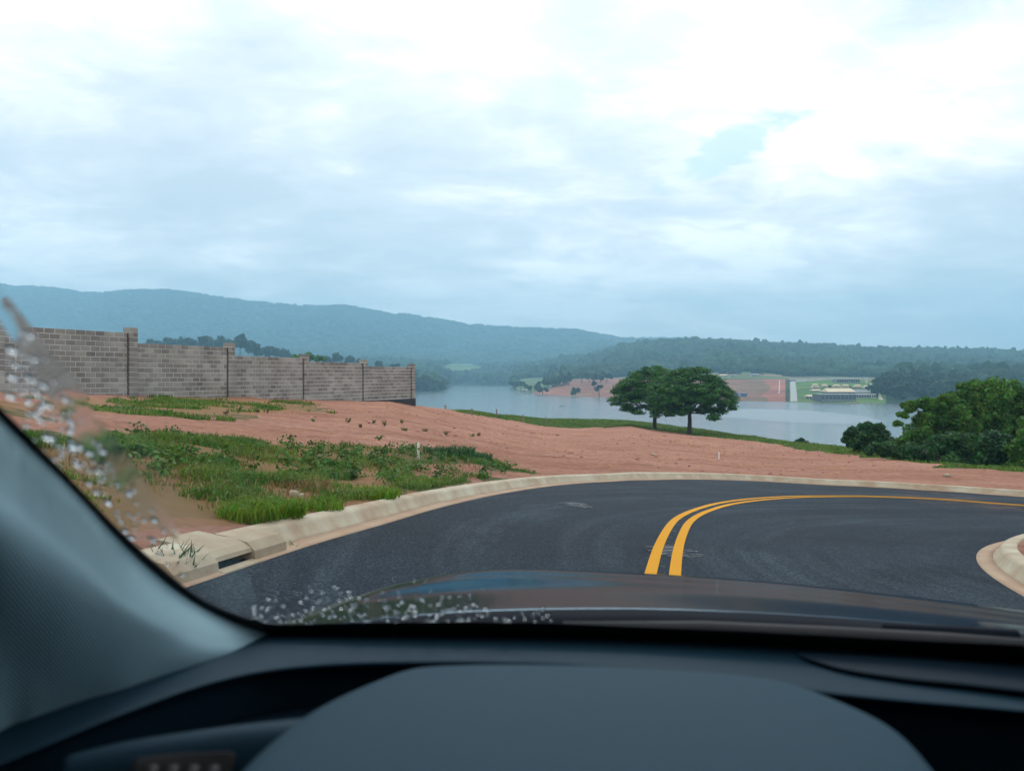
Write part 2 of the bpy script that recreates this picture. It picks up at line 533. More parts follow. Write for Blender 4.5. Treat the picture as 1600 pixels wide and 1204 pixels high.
def water_mat():
    m, t, b, o = new_mat('lake_water')
    pos = world_pos(t)
    b.inputs['Base Color'].default_value = (0.15, 0.185, 0.195, 1)
    b.inputs['IOR'].default_value = 1.33
    # a breeze ruffles some of the surface
    wv = mapping(t, pos, (1 / 34.0, 1 / 62.0, 0), (-112 / 34.0, -322 / 62.0, 0))
    ln = t.nodes.new('ShaderNodeVectorMath'); ln.operation = 'LENGTH'; t.links.new(wv, ln.inputs[0])
    wob = mathn(t, 'ADD', ln.outputs['Value'], mathn(t, 'MULTIPLY', noise_n(t, mapping(t, pos, (0.02, 0.008, 1)), 1.0, 4), 0.8))
    wind = ramp(t, mathn(t, 'MULTIPLY', wob, 0.5), [(0.62, 1.0), (0.72, 0.0)])
    t.links.new(mathn(t, 'ADD', mathn(t, 'MULTIPLY', wind, 0.14), 0.10), b.inputs['Roughness'])
    bn = t.nodes.new('ShaderNodeBump')
    t.links.new(mathn(t, 'ADD', mathn(t, 'MULTIPLY', wind, -0.05), 0.13), bn.inputs['Distance'])
    t.links.new(noise_n(t, mapping(t, pos, (0.5, 0.8, 1)), 1.0, 4, 0.6), bn.inputs['Height'])
    t.links.new(bn.outputs[0], b.inputs['Normal'])
    return m
M['water'] = water_mat()

# ------------------------------------------------------------------ near ground: height field
LAKE = -16.0
def plane_slope(k):
    k = np.clip(k, -0.75, 0.75)
    return 0.05 + 0.104 * k - 0.082 * k * k

# by azimuth (pixel column): distance and height of the lot's far edge and of the grass edge beyond it
T = np.array([
    # x      Yd    yd     Yg    yg    fall
    (-1400, 18.0, 618.0, 30.0, 612.0, 160),
    (-400,  21.0, 617.0, 33.0, 612.0, 160),
    (0,     26.5, 618.5, 38.0, 612.0, 160),
    (203,   31.2, 622.5, 44.0, 615.0, 160),
    (357,   36.0, 625.5, 48.0, 618.0, 160),
    (475,   40.8, 629.0, 53.0, 620.0, 150),
    (565,   45.4, 629.5, 58.0, 622.0, 140),
    (610,   48.0, 629.0, 60.0, 624.0, 120),
    (642,   51.0, 634.5, 58.0, 634.0, 90),
    (700,   58.0, 641.5, 66.0, 641.0, 80),
    (750,   66.0, 650.0, 80.0, 646.5, 80),
    (800,   76.0, 660.0, 95.0, 651.0, 80),
    (850,   84.0, 667.5, 112.0, 654.5, 80),
    (900,   90.0, 669.5, 120.0, 656.0, 80),
    (950,   92.0, 669.0, 120.0, 658.0, 80),
    (985,   93.0, 666.0, 115.0, 660.5, 80),
    (1025,  92.0, 672.5, 110.0, 665.5, 80),
    (1100,  78.0, 682.5, 95.0, 673.0, 70),
    (1200,  62.0, 697.0, 76.0, 688.5, 70),
    (1300,  47.0, 711.0, 58.0, 702.0, 70),
    (1350,  41.0, 716.0, 49.0, 708.0, 70),
    (1400,  36.5, 722.5, 43.0, 716.0, 70),
    (1500,  30.5, 735.0, 35.0, 732.0, 70),
    (1600,  27.0, 747.0, 31.0, 745.0, 70),
    (1800,  24.0, 768.0, 28.0, 768.0, 70),
    (2300,  20.0, 800.0, 26.0, 805.0, 70),
])


def base_height(X, Y):
    X = np.asarray(X, float); Y = np.asarray(Y, float)
    Yp = np.maximum(Y, 0.0)
    k = X / np.maximum(Y, 0.6)
    px = np.clip(CX + F * k, -1400, 2300)
    s = plane_slope(k)
    Yd = np.interp(px, T[:, 0], T[:, 1]); yd = np.interp(px, T[:, 0], T[:, 2])
    Yg = np.interp(px, T[:, 0], T[:, 3]); yg = np.interp(px, T[:, 0], T[:, 4])
    D = np.interp(px, T[:, 0], T[:, 5])
    zd = -(yd - CY) / F * Yd
    zg = -(yg - CY) / F * Yg
    Ya = 13.0
    za = -1.3 - s * Ya
    z = -1.3 - s * Yp
    t = np.clip((Yp - Ya) / (Yd - Ya), 0, 1)
    z = np.where(Yp > Ya, za + (zd - za) * t, z)
    t2 = np.clip((Yp - Yd) / (Yg - Yd), 0, 1)
    z = np.where(Yp > Yd, zd + (zg - zd) * t2, z)
    t3 = np.clip((Yp - Yg) / D, 0, 1)
    z = np.where(Yp > Yg, zg + (LAKE - 3.0 - zg) * (0.25 * t3 + 0.75 * t3 * t3 * (3 - 2 * t3)), z)
    return z


def hit(px, py, hf=base_height, y0=2.0, y1=400.0):
    k = (px - CX) / F; m = -(py - CY) / F
    Y = np.geomspace(y0, y1, 4000)
    h = hf(k * Y, Y)
    d = m * Y - h
    i = np.argmax(d <= 0)
    if i == 0: i = len(Y) - 1
    a = d[i - 1] / (d[i - 1] - d[i] + 1e-12)
    y = Y[i - 1] + (Y[i] - Y[i - 1]) * a
    return np.array([k * y, y, float(hf(np.array([k * y]), np.array([y]))[0])])


def curve_on_ground(pxs, n, back=None, ahead=None, smooth_n=None):
    pts = np.array([hit(*p)[:2] for p in pxs])
    if back is not None:
        d = pts[0] - pts[1]; d /= np.linalg.norm(d)
        r = np.array([[math.cos(back[1]), -math.sin(back[1])], [math.sin(back[1]), math.cos(back[1])]])
        ex = [pts[0]]
        for _ in range(4):
            d = r @ d
            ex.append(ex[-1] + d * back[0] / 4)
        pts = np.vstack([ex[:0:-1], pts])
    if ahead is not None:
        d = pts[-1] - pts[-2]; d /= np.linalg.norm(d)
        r = np.array([[math.cos(ahead[1]), -math.sin(ahead[1])], [math.sin(ahead[1]), math.cos(ahead[1])]])
        ex = []
        p = pts[-1]
        for _ in range(5):
            d = r @ d
            p = p + d * ahead[0] / 5
            ex.append(p)
        pts = np.vstack([pts, ex])
    c = catmull(pts, n * 4)
    seg = np.r_[0, np.cumsum(np.linalg.norm(np.diff(c, axis=0), axis=1))]
    s = np.linspace(0, seg[-1], n)
    c = np.stack([np.interp(s, seg, c[:, 0]), np.interp(s, seg, c[:, 1])], 1)
    for _ in range(6):                                        # iron out the wobble of the traced points
        c[1:-1] = 0.25 * c[:-2] + 0.5 * c[1:-1] + 0.25 * c[2:]
    return c


OUT = curve_on_ground([(287, 917), (362, 893), (416, 873), (500, 846), (600, 818), (700, 789), (800, 768), (900, 755), (1000, 750), (1075, 748.5), (1200, 752), (1337, 759.5), (1470, 767), (1600, 776)], 260, back=(14, 0.02), ahead=(28, -0.02))
INN = curve_on_ground([(1600, 930.6), (1570, 914.7), (1549, 900.5), (1532, 886), (1524, 871), (1528, 860), (1541, 853), (1560, 847), (1580, 843.5), (1600, 841.5)], 140, back=(12, -0.03), ahead=(22, -0.03))
MID = curve_on_ground([(1036, 895.5), (1044, 857), (1054, 832), (1067, 812.5), (1090, 799.5), (1121, 789.3), (1156, 783), (1200, 778.5), (1260, 775.5), (1337, 775), (1400, 776.7), (1469, 779.7), (1600, 789.5)], 220, back=(9, 0.01), ahead=(24, -0.02))


def normals2(c):
    d = np.gradient(c, axis=0)
    d /= np.linalg.norm(d, axis=1)[:, None]
    return np.stack([-d[:, 1], d[:, 0]], 1), d              # left normal, tangent


def sdist(X, Y, c):
    """signed distance to polyline; positive on its left"""
    X = np.asarray(X, float).ravel(); Y = np.asarray(Y, float).ravel()
    out = np.empty(len(X))
    a = c[:-1]; b = c[1:]; ab = b - a; l2 = (ab ** 2).sum(1)
    for i in range(0, len(X), 20000):
        p = np.stack([X[i:i + 20000], Y[i:i + 20000]], 1)[:, None, :]
        t = np.clip(((p - a) * ab).sum(2) / l2, 0, 1)
        q = a + t[..., None] * ab
        d2 = ((p - q) ** 2).sum(2)
        j = d2.argmin(1); r = np.arange(len(j))
        cr = ab[j, 0] * (p[:, 0, 1] - a[j, 1]) - ab[j, 1] * (p[:, 0, 0] - a[j, 0])
        out[i:i + 20000] = np.sqrt(d2[r, j]) * np.sign(cr)
    return out


def road_sd(X, Y):
    """positive outside the carriageway (verge, lot or island), negative on it"""
    sh = np.shape(X)
    X = np.asarray(X, float).ravel(); Y = np.asarray(Y, float).ravel()
    res = np.full(len(X), 50.0)
    near = (np.abs(X) < 60) & (Y > -16) & (Y < 40)
    do = sdist(X[near], Y[near], OUT)
    di = -sdist(X[near], Y[near], INN)
    res[near] = np.maximum(do, di)
    return res.reshape(sh)


def ground_height(X, Y):
    X = np.asarray(X, float); Y = np.asarray(Y, float)
    z = base_height(X, Y)
    sd = road_sd(X, Y)
    off = sstep(0.22, 0.36, sd) * 0.19 - 0.07
    # verge and lot relief
    r = np.hypot(X, Y)
    away = sstep(0.5, 2.5, sd)
    rel = (fbm(X * 0.55, Y * 0.55, 4, 3) - 0.5) * 0.16 + (fbm(X * 0.18, Y * 1.5 + X * 0.35, 5, 9) - 0.5) * 0.03 + (fbm(X * 1.6, Y * 2.6, 4, 19) - 0.5) * 0.09
    rel = rel + (fbm(X * 0.05, Y * 0.08, 3, 21) - 0.5) * np.clip(r / 60, 0, 1) * 0.45
    return z + off + rel * away * np.where(r < 200, 1, 0.5)


# polar grid: fine ahead, coarse behind
ang = np.concatenate([np.radians(np.arange(-180, -50, 4.0)), np.radians(np.linspace(-50, 48, 640)), np.radians(np.arange(52, 181, 4.0))])
rad = np.concatenate([np.linspace(0.4, 3.5, 10), np.geomspace(3.6, 330, 420)])
A, R = np.meshgrid(ang, rad)
GX, GY = R * np.sin(A), R * np.cos(A)
GZ = ground_height(GX, GY)
ground = mobj('ground', np.stack([GX, GY, GZ], -1).reshape(-1, 3), grid_faces(len(rad), len(ang))[:, ::-1].copy(), M['ground'], smooth=True)
tag(ground, 'graded red earth lot and grassy verge beside the bend', kind='structure')


def to_px(X, Y, Z):
    Ys = np.maximum(Y, 0.1)
    return CX + F * X / Ys, CY - F * Z / Ys


def in_poly(px, py, poly):
    px = np.asarray(px); py = np.asarray(py)
    ins = np.zeros(px.shape, bool)
    n = len(poly)
    for i in range(n):
        x0, y0 = poly[i]; x1, y1 = poly[(i + 1) % n]
        c = ((y0 > py) != (y1 > py)) & (px < (x1 - x0) * (py - y0) / (y1 - y0 + 1e-9) + x0)
        ins ^= c
    return ins


# the planted areas as ground polygons (traced once, then plain ground coordinates)
def gpoly(pxs):
    return [tuple(hit(*p)[:2]) for p in pxs]
VERGE = gpoly([(-300, 760), (-60, 705), (60, 692), (190, 688), (300, 690), (400, 694), (430, 704), (500, 703), (600, 709), (660, 714), (725, 706), (765, 722), (800, 733), (845, 747), (760, 757), (700, 770), (600, 794), (500, 822), (430, 836), (340, 846), (250, 850), (120, 880), (-300, 1100)])
UPPER = gpoly([(-300, 640), (0, 634), (150, 628), (300, 624), (420, 630), (500, 641), (480, 645), (400, 654), (300, 654), (210, 650), (100, 655), (-300, 675)])
BARE = [gpoly(p) for p in ([(345, 790), (400, 784), (490, 788), (560, 770), (600, 760), (640, 772), (520, 795), (430, 806), (330, 806)],
                           [(540, 742), (600, 735), (640, 745), (600, 756), (545, 752)],
                           [(640, 735), (740, 738), (800, 744), (760, 754), (660, 765), (640, 752)])]


def cover_mask(X, Y):
    wx = (fbm(X * 1.1, Y * 1.1, 3, 61) - .5) * 1.6; wy = (fbm(X * 1.1, Y * 1.1, 3, 62) - .5) * 1.6
    v = in_poly(X + wx, Y + wy, VERGE).astype(float)
    for b in BARE:
        v = np.where(in_poly(X + wx * .6, Y + wy * .6, b), v * 0.12, v)
    wx = (fbm(X * .5, Y * .5, 3, 71) - .5) * 6; wy = (fbm(X * .5, Y * .5, 3, 72) - .5) * 8
    u = in_poly(X + wx, Y + wy, UPPER) * 0.6
    k = X / np.maximum(Y, 0.6); px = CX + F * k
    Yd = np.interp(px, T[:, 0], T[:, 1])
    fl = ((Y > Yd + (fbm(X * 0.3, Y * 0.3, 3, 5) - 0.5) * 9) & (px > 705)).astype(float)
    fl = np.where((px < 645) & (Y > Yd + 1.0), 1.0, fl)
    return np.maximum(np.maximum(v, u), fl)


fx, fy = GX.ravel(), GY.ravel()
cm = cover_mask(fx, fy)
k_ = CX + F * fx / np.maximum(fy, 0.6)
# ochre, less red earth along the near verge and in front of the wall
och = np.clip(sstep(800, 560, k_) * (0.25 + 0.5 * in_poly(fx, fy, VERGE) + 0.4 * in_poly(fx, fy, UPPER)), 0, 1) * (fy > 0)
# wheel tracks of the graders, following the bend and then crossing the lot
sd_ = np.full(len(fx), 99.0); nr0 = (fy > 3) & (fy < 60) & (np.abs(fx) < 50)
sd_[nr0] = sdist(fx[nr0], fy[nr0], OUT)
w_ = (fbm(fx * .08, fy * .08, 2, 15) - .5) * 3.0
trk_ = sum(np.exp(-((sd_ + w_ - o_) / .16) ** 2) for o_ in (1.7, 3.1, 5.6, 7.0, 11.5, 13.0, 18.5, 20.0)) * (k_ > 480)
trk_ = np.clip(trk_, 0, 1)
ca = ground.data.color_attributes.new('cover', 'FLOAT_COLOR', 'POINT')
ca.data.foreach_set('color', np.stack([cm, och, trk_, np.ones_like(cm)], -1).astype(np.float32).ravel())

# ------------------------------------------------------------------ road, kerbs, markings
rx = np.linspace(-9, 34, 300); ry = np.linspace(-14, 26, 280)
RX, RY = np.meshgrid(rx, ry)
rsd = road_sd(RX, RY)
fc = grid_faces(len(ry), len(rx))
keep = rsd.ravel()[fc].min(1) < 0.10
RZ = base_height(RX, RY)
used, inv = np.unique(fc[keep], return_inverse=True)
road = mobj('road', np.stack([RX, RY, RZ], -1).reshape(-1, 3)[used], inv.reshape(-1, 4).astype(np.int32), M['asphalt'], smooth=True)
tag(road, 'dark new asphalt road sweeping round a right-hand bend', kind='structure')


def sweep(name, c, side, prof, mat, parent=None, lift=0.0, keepf=None, smooth=True):
    nrm, _ = normals2(c)
    rows = []
    for off, dz in prof:
        q = c + nrm * side * off
        b = c
        z = base_height(q[:, 0], q[:, 1]) + dz + lift
        rows.append(np.stack([q[:, 0], q[:, 1], z], 1))
    V = np.stack(rows)                                        # prof x n x 3
    f = grid_faces(len(prof), len(c))
    if side > 0: f = f[:, ::-1].copy()
    if keepf is not None:
        col = np.tile(np.arange(len(c) - 1), len(prof) - 1)
        f = f[keepf[col]]
    return mobj(name, V.reshape(-1, 3), f, mat, parent, smooth=smooth)


KERB = [(0.145, -0.02), (0.146, 0.016), (0.17, 0.030), (0.215, 0.105), (0.23, 0.124), (0.25, 0.134), (0.27, 0.137), (0.355, 0.138), (0.37, 0.132), (0.378, 0.118), (0.38, -0.08)]
GUTTER = [(-0.012, -0.01), (-0.01, 0.008), (0.06, 0.006), (0.144, 0.014), (0.1445, -0.03)]
i0 = hit(338, 901)[:2]; i1 = hit(417, 872.5)[:2]
a0 = int(((OUT - i0) ** 2).sum(1).argmin()); a1 = int(((OUT - i1) ** 2).sum(1).argmin())
kf = np.ones(len(OUT) - 1, bool); kf[a0:a1] = False
kerb = sweep('kerb', OUT, 1, KERB, M['kerb'], keepf=kf, smooth=False)
sweep('gutter', OUT, 1, GUTTER, M['gutter'], kerb, keepf=kf, smooth=False)
tag(kerb, 'pale concrete kerb along the outside of the bend', kind='structure')
kerb2 = sweep('kerb', INN, -1, KERB, M['kerb'], smooth=False)
sweep('gutter', INN, -1, GUTTER, M['gutter'], kerb2, smooth=False)
tag(kerb2, 'rounded concrete kerb of the inside corner', kind='structure')

# storm drain inlet set into the kerb
inlet = empty('storm_drain_inlet', tuple(hit(380, 886)))
tag(inlet, 'concrete storm drain inlet with dark slot in the kerb', 'storm drain')
nr, _ = normals2(OUT)
def inlet_piece(name, prof, s0, s1, mat):
    c = OUT[s0:s1 + 1]; n = nr[s0:s1 + 1]
    rows = []
    for off, dz in prof:
        q = c + n * off
        rows.append(np.stack([q[:, 0], q[:, 1], base_height(q[:, 0], q[:, 1]) + dz], 1))
    V = np.stack(rows); m = len(prof); w = V.shape[1]
    f = [tuple(x) for x in grid_faces(m, w)[:, ::-1]]
    f += [tuple(i * w for i in range(m)), tuple((i + 1) * w - 1 for i in range(m - 1, -1, -1))]
    f += [(j, (m - 1) * w + j, (m - 1) * w + j + 1, j + 1) for j in range(w - 1)]
    o = mobj(name, V.reshape(-1, 3) - np.array(inlet.location), f, mat, inlet)
    return o
inlet_piece('lintel', [(0.06, 0.062), (0.07, 0.09), (0.12, 0.118), (0.20, 0.132), (0.48, 0.136), (0.52, 0.12), (0.52, 0.02), (0.30, 0.02), (0.30, 0.062)], a0, a1, M['kerb2'])
inlet_piece('sill', [(-0.012, 0.002), (-0.01, 0.010), (0.06, 0.012), (0.08, -0.02), (0.06, -0.04), (-0.01, -0.04)], a0, a1, M['kerb2'])
inlet_piece('slot', [(0.10, -0.03), (0.29, -0.03), (0.29, 0.070), (0.28, 0.070), (0.28, -0.015), (0.10, -0.015)], a0, a1, M['tar'])
mid_ = (a0 + a1) // 2
inlet_piece('end_block', [(0.03, -0.03), (0.04, 0.07), (0.10, 0.124), (0.34, 0.138), (0.37, 0.12), (0.37, -0.03)], a1, a1 + 2, M['kerb2'])
inlet_piece('end_block', [(0.03, -0.03), (0.04, 0.07), (0.10, 0.124), (0.34, 0.138), (0.37, 0.12), (0.37, -0.03)], a0 - 2, a0, M['kerb2'])


def line_strip(name, off, w, label):
    o = sweep(name, MID, 1, [(off - w / 2, 0.006), (off + w / 2, 0.006)], M['yellow'])
    return tag(o, label, kind='structure')
line_strip('centre_line', 0.105, 0.105, 'outer stripe of the double yellow centre line')
line_strip('centre_line', -0.105, 0.105, 'inner stripe of the double yellow centre line')

# chalk setting-out ticks between the stripes
cn, ct = normals2(MID)
mb = MB()
i = 62
for i in range(30, 130, 3):
    c = MID[i]; n = cn[i]; t_ = ct[i]
    vs = []
    for (u, v) in ((-0.03, -0.008), (0.03, -0.008), (0.03, 0.008), (-0.03, 0.008)):
        q = c + n * (u + 0.02) + t_ * v
        vs.append((q[0], q[1], float(base_height(q[0], q[1])) + 0.008))
    mb.add(vs, [(0, 1, 2, 3)])
tag(mb.build('chalk_ticks', M['chalk']), 'row of white chalk ticks between the yellow stripes', kind='stuff')


def chalk_ring(px, py, rx_, seed, label, cover):
    c = hit(px, py)
    root = empty('manhole_cover', tuple(c))
    tag(root, label, 'manhole')
    rng = random.Random(seed)
    mbd = MB()
    n = 28
    ring = [(math.cos(2 * math.pi * j / n) * rx_ * 0.93, math.sin(2 * math.pi * j / n) * rx_ * 0.93) for j in range(n)]
    def z_(x, y, d): return float(base_height(c[0] + x, c[1] + y)) - c[2] + d
    top = [(x, y, z_(x, y, 0.003)) for x, y in ring]; bot = [(x, y, z_(x, y, -0.03)) for x, y in ring]
    mbd.add(top + bot, [tuple(range(n))] + [(j, j + n, (j + 1) % n + n, (j + 1) % n) for j in range(n)])
    mbd.build('cover', cover, root)
    m2 = MB()
    for s in range(30):                                     # scribbled strokes across the lid
        y0 = rng.uniform(-0.95, 0.95) * rx_; xm = math.sqrt(max(0.0, rx_ * rx_ - y0 * y0))
        xa = rng.uniform(-1, 0.5) * xm; xb = min(xm, xa + rng.uniform(0.25, 0.9) * rx_); w = rng.uniform(0.004, 0.011)
        k = 5; sl = rng.uniform(-0.12, 0.12); v = []
        for j in range(k + 1):
            x = xa + (xb - xa) * j / k; yy = y0 + sl * (x - xa) + rng.uniform(-.006, .006)
            for q in (yy - w, yy + w): v.append((x, q, z_(x, q, 0.0056)))
        m2.add(v, [(2 * j, 2 * j + 2, 2 * j + 3, 2 * j + 1) for j in range(k)])
    m2.build('chalk_scrawl', M['chalk'], root)
chalk_ring(900, 788.5, 0.30, 3, 'chalk-scrawled manhole cover alone in the left lane', M['asphalt'])
chalk_ring(1050, 861, 0.34, 5, 'chalk-scrawled manhole cover crossed by the yellow lines', M['asphalt'])

# ------------------------------------------------------------------ lake and far land
lk = MB()
lk.add([(-5200, 60, LAKE), (5200, 60, LAKE), (5200, 4800, LAKE), (-5200, 4800, LAKE)], [(0, 1, 2, 3)])
tag(lk.build('lake', M['water']), 'calm lake with a ruffled patch below the hills', kind='structure')

W = np.array([
    # x     shore  Y1    y1     Y2    y2     Y3    y3     Y4    y4
    (-900,  700,  780, 600.0, 1050, 590.0, 1900, 545.0, 2600, 510.0),
    (0,     700,  780, 600.0, 1050, 590.0, 1900, 562.0, 2600, 535.0),
    (400,   750,  830, 601.0, 1100, 590.0, 1900, 567.0, 2600, 545.0),
    (640,   800,  880, 602.0, 1150, 592.0, 1900, 573.0, 2600, 555.0),
    (688,   850,  930, 603.0, 1250, 594.0, 1900, 575.0, 2600, 557.0),
    (706,  1420, 1470, 598.0, 1600, 592.0, 2000, 575.0, 2600, 559.0),
    (800,  1380, 1430, 599.0, 1600, 593.0, 2000, 576.0, 2600, 560.0),
    (806,   830,  900, 604.0, 1300, 594.0, 2000, 576.0, 2600, 560.0),
    (850,   662,  850, 597.5, 1200, 592.0, 2000, 572.0, 2600, 561.0),
    (900,   619,  850, 593.0, 1100, 590.0, 1900, 567.0, 2500, 562.0),
    (930,   595,  850, 592.5, 1050, 589.0, 1750, 561.0, 2300, 560.0),
    (960,   580,  850, 592.0, 1050, 588.0, 1700, 549.0, 2300, 558.0),
    (1000,  567,  840, 591.0, 1000, 587.0, 1700, 541.0, 2300, 556.0),
    (1060,  545,  800, 589.0, 1000, 585.0, 1700, 538.0, 2300, 555.0),
    (1130,  512,  740, 590.0,  950, 581.0, 1700, 537.0, 2300, 555.0),
    (1180,  495,  730, 591.0,  950, 580.0, 1700, 539.0, 2300, 556.0),
    (1232,  482,  700, 593.0,  950, 586.0, 1700, 543.0, 2300, 558.0),
    (1300,  470,  660, 593.5,  900, 587.0, 1700, 547.0, 2300, 560.0),
    (1385,  457,  660, 594.5,  900, 589.0, 1650, 550.0, 2300, 560.0),
    (1450,  450,  660, 598.0,  900, 590.0, 1650, 551.0, 2300, 561.0),
    (1600,  440,  660, 600.0,  900, 590.0, 1650, 555.5, 2300, 562.0),
    (1800,  430,  660, 600.0,  900, 590.0, 1650, 558.0, 2300, 563.0),
    (2500,  430,  660, 600.0,  900, 590.0, 1650, 560.0, 2300, 565.0)])
RIDGE = np.array([(-900, 455), (-300, 448), (-100, 440), (0, 447), (30, 449), (90, 454), (130, 460), (155, 461), (200, 456), (260, 456), (300, 461), (350, 469), (400, 475), (450, 479), (500, 481.5), (540, 479.5), (560, 484), (600, 491), (640, 495), (680, 501), (720, 508), (770, 513), (830, 516), (900, 518.5), (940, 526), (980, 531.5), (1060, 531.5), (1110, 534), (1180, 538), (1300, 550), (1600, 562), (2500, 568)], float)


def far_height(X, Y):
    X = np.asarray(X, float); Y = np.asarray(Y, float)
    px = np.clip(CX + F * X / np.maximum(Y, 1), -900, 2500)
    g = lambda i: np.interp(px, W[:, 0], W[:, i])
    z_ = lambda y, d: -(y - CY) / F * d
    Y0 = g(1); Y1, Y2, Y3, Y4 = g(2), g(4), g(6), g(8)
    z1, z2, z3, z4 = z_(g(3), Y1), z_(g(5), Y2), z_(g(7), Y3), z_(g(9), Y4)
    Y5 = 3600.0; z5 = z_(np.interp(px, RIDGE[:, 0], RIDGE[:, 1]), Y5)
    z = LAKE + (Y - Y0) * 0.2
    z = np.maximum(z, LAKE - 3.0)
    def seg(z, ya, za, yb, zb, ease):
        t = np.clip((Y - ya) / (yb - ya), 0, 1)
        te = t * t * (3 - 2 * t)
        t = t * (1 - ease) + te * ease
        return np.where(Y >= ya, za + (zb - za) * t, z)
    z = seg(z, Y0, LAKE + 0.0 * Y0, Y1, z1, 0.0)
    z = seg(z, Y1, z1, Y2, z2, 0.0)
    z = seg(z, Y2, z2, Y3, z3, 0.7)
    z = seg(z, Y3, z3, Y4, z4, 0.8)
    z = seg(z, Y4, z4, Y5, z5, 0.55)
    z = np.where(Y > Y5, z5 - (Y - Y5) * 0.12, z)
    w = sstep(950, 1500, Y)
    rel = (fbm(X / 260.0, Y / 380.0, 5, 31) - 0.5) * 34 * w
    gul = np.abs(fbm(X / 330.0 + 5, Y / 900.0, 4, 41) - 0.5) * 2
    rel = rel + (gul - 0.35) * 50 * sstep(2300, 3000, Y) * (1 - sstep(3350, 3600, Y))
    rel = rel + (gul - 0.35) * 22 * sstep(1000, 1300, Y) * (1 - sstep(1500, 1700, Y)) * (px > 900)
    rel = rel * (1 - 0.85 * np.exp(-((Y - Y3) / 90.0) ** 2) * (px > 920)) * (1 - 0.85 * np.exp(-((Y - Y5) / 150.0) ** 2))
    return z + rel


cx_ = np.concatenate([np.arange(-500, 640, 7.0), np.arange(640, 780, 3.0), np.arange(780, 1420, 1.6), np.arange(1420, 2100, 6.0)])
cy_ = np.concatenate([np.arange(425, 720, 5.0), np.geomspace(722, 2300, 110), np.geomspace(2320, 5000, 70)])
FX_, FY = np.meshgrid(cx_, cy_)
FXw = (FX_ - CX) / F * FY
FZ = far_height(FXw, FY)
far = mobj('hills', np.stack([FXw, FY, FZ], -1).reshape(-1, 3), grid_faces(len(cy_), len(cx_)), M['far'], smooth=True)
tag(far, 'wooded hills and far bank across the lake', kind='structure')


def far_cover(X, Y):
    """land cover colours on the far bank"""
    px = CX + F * X / Y
    z = far_height(X, Y); py = CY - F * z / Y
    n = fbm(X / 40, Y / 60, 4, 77)
    col = np.zeros(X.shape + (3,)) + np.array((0.022, 0.045, 0.022))
    forest = np.ones(X.shape)
    def put(mask, c, f=0.0):
        col[mask] = np.array(c); forest[mask] = f
    near = Y < 960
    put((px > 806) & (px < 1120) & (Y < 870) , (0.30, 0.145, 0.10))
    put((px > 806) & (px < 862) & (Y > 740) & (Y < 1250), (0.12, 0.17, 0.08))
    put((px > 850) & (px < 1120) & (Y > 850) & (Y < 960), (0.20, 0.17, 0.10))
    put((px > 820) & (px < 1010) & (Y < 640) & (n > 0.56), (0.42, 0.30, 0.20))
    # red field under clearing
    put((px > 1100) & (px < 1228) & (Y < 722), (0.27, 0.14, 0.10))
    put((px > 1100) & (px < 1228) & (Y < 722) & (n > 0.52), (0.22, 0.14, 0.09))
    put((px > 1195 + (n - 0.5) * 40) & (px < 1231) & (Y < 715), (0.38, 0.155, 0.11))
    put((px > 1228) & (px < 1234) & (Y < 715), (0.05, 0.07, 0.03))
    put((px > 1060) & (px < 1236) & (Y > 722) & (Y < 930), (0.12, 0.17, 0.07))
    put((px > 1060) & (px < 1236) & (Y > 780) & (Y < 900) & (n > 0.57), (0.32, 0.20, 0.14))
    put((px > 1234) & (px < 1384) & (Y < 672), (0.10, 0.19, 0.045))
    put((px > 1234) & (px < 1384) & (Y < 672) & (n > 0.58), (0.15, 0.20, 0.06))
    put((px > 1234) & (px < 1400) & (Y > 672) & (Y < 820), (0.22, 0.20, 0.14))
    # pasture on the far left bank
    e1 = ((px - 722) / 40) ** 2 + ((py - 577) / 9) ** 2
    put((e1 < 0.9 + (n - 0.5)) & (Y > 1500) & (Y < 2500), (0.13, 0.20, 0.075))
    e2 = ((px - 1488) / 14) ** 2 + ((py - 602) / 8) ** 2
    put((e2 < 1) & (Y < 900), (0.13, 0.20, 0.07))
    # paler scrub on the wooded slopes
    s = sstep(0.55, 0.7, fbm(X / 120, Y / 200, 4, 55)) * forest * (Y > 1000)
    col += s[..., None] * np.array((0.012, 0.028, 0.004))
    return col, forest


cc, _ = far_cover(FXw, FY)
ca = far.data.color_attributes.new('cover', 'FLOAT_COLOR', 'POINT')
ca.data.foreach_set('color', np.concatenate([cc, np.ones(cc.shape[:2] + (1,))], -1).astype(np.float32).ravel())


def fhit(px, py):
    return hit(px, py, far_height, 430.0, 4000.0)


def ico_dome():
    import bmesh
    bm = bmesh.new()
    bmesh.ops.create_icosphere(bm, subdivisions=2, radius=1.0)
    bm.verts.ensure_lookup_table()
    keep = [f for f in bm.faces if f.calc_center_median().z > -0.35]
    vs = sorted({v.index for f in keep for v in f.verts})
    mp = {v: i for i, v in enumerate(vs)}
    V = np.array([bm.verts[i].co[:] for i in vs]); Fc = np.array([[mp[v.index] for v in f.verts] for f in keep])
    bm.free()
    return V, Fc
DV, DF = ico_dome()


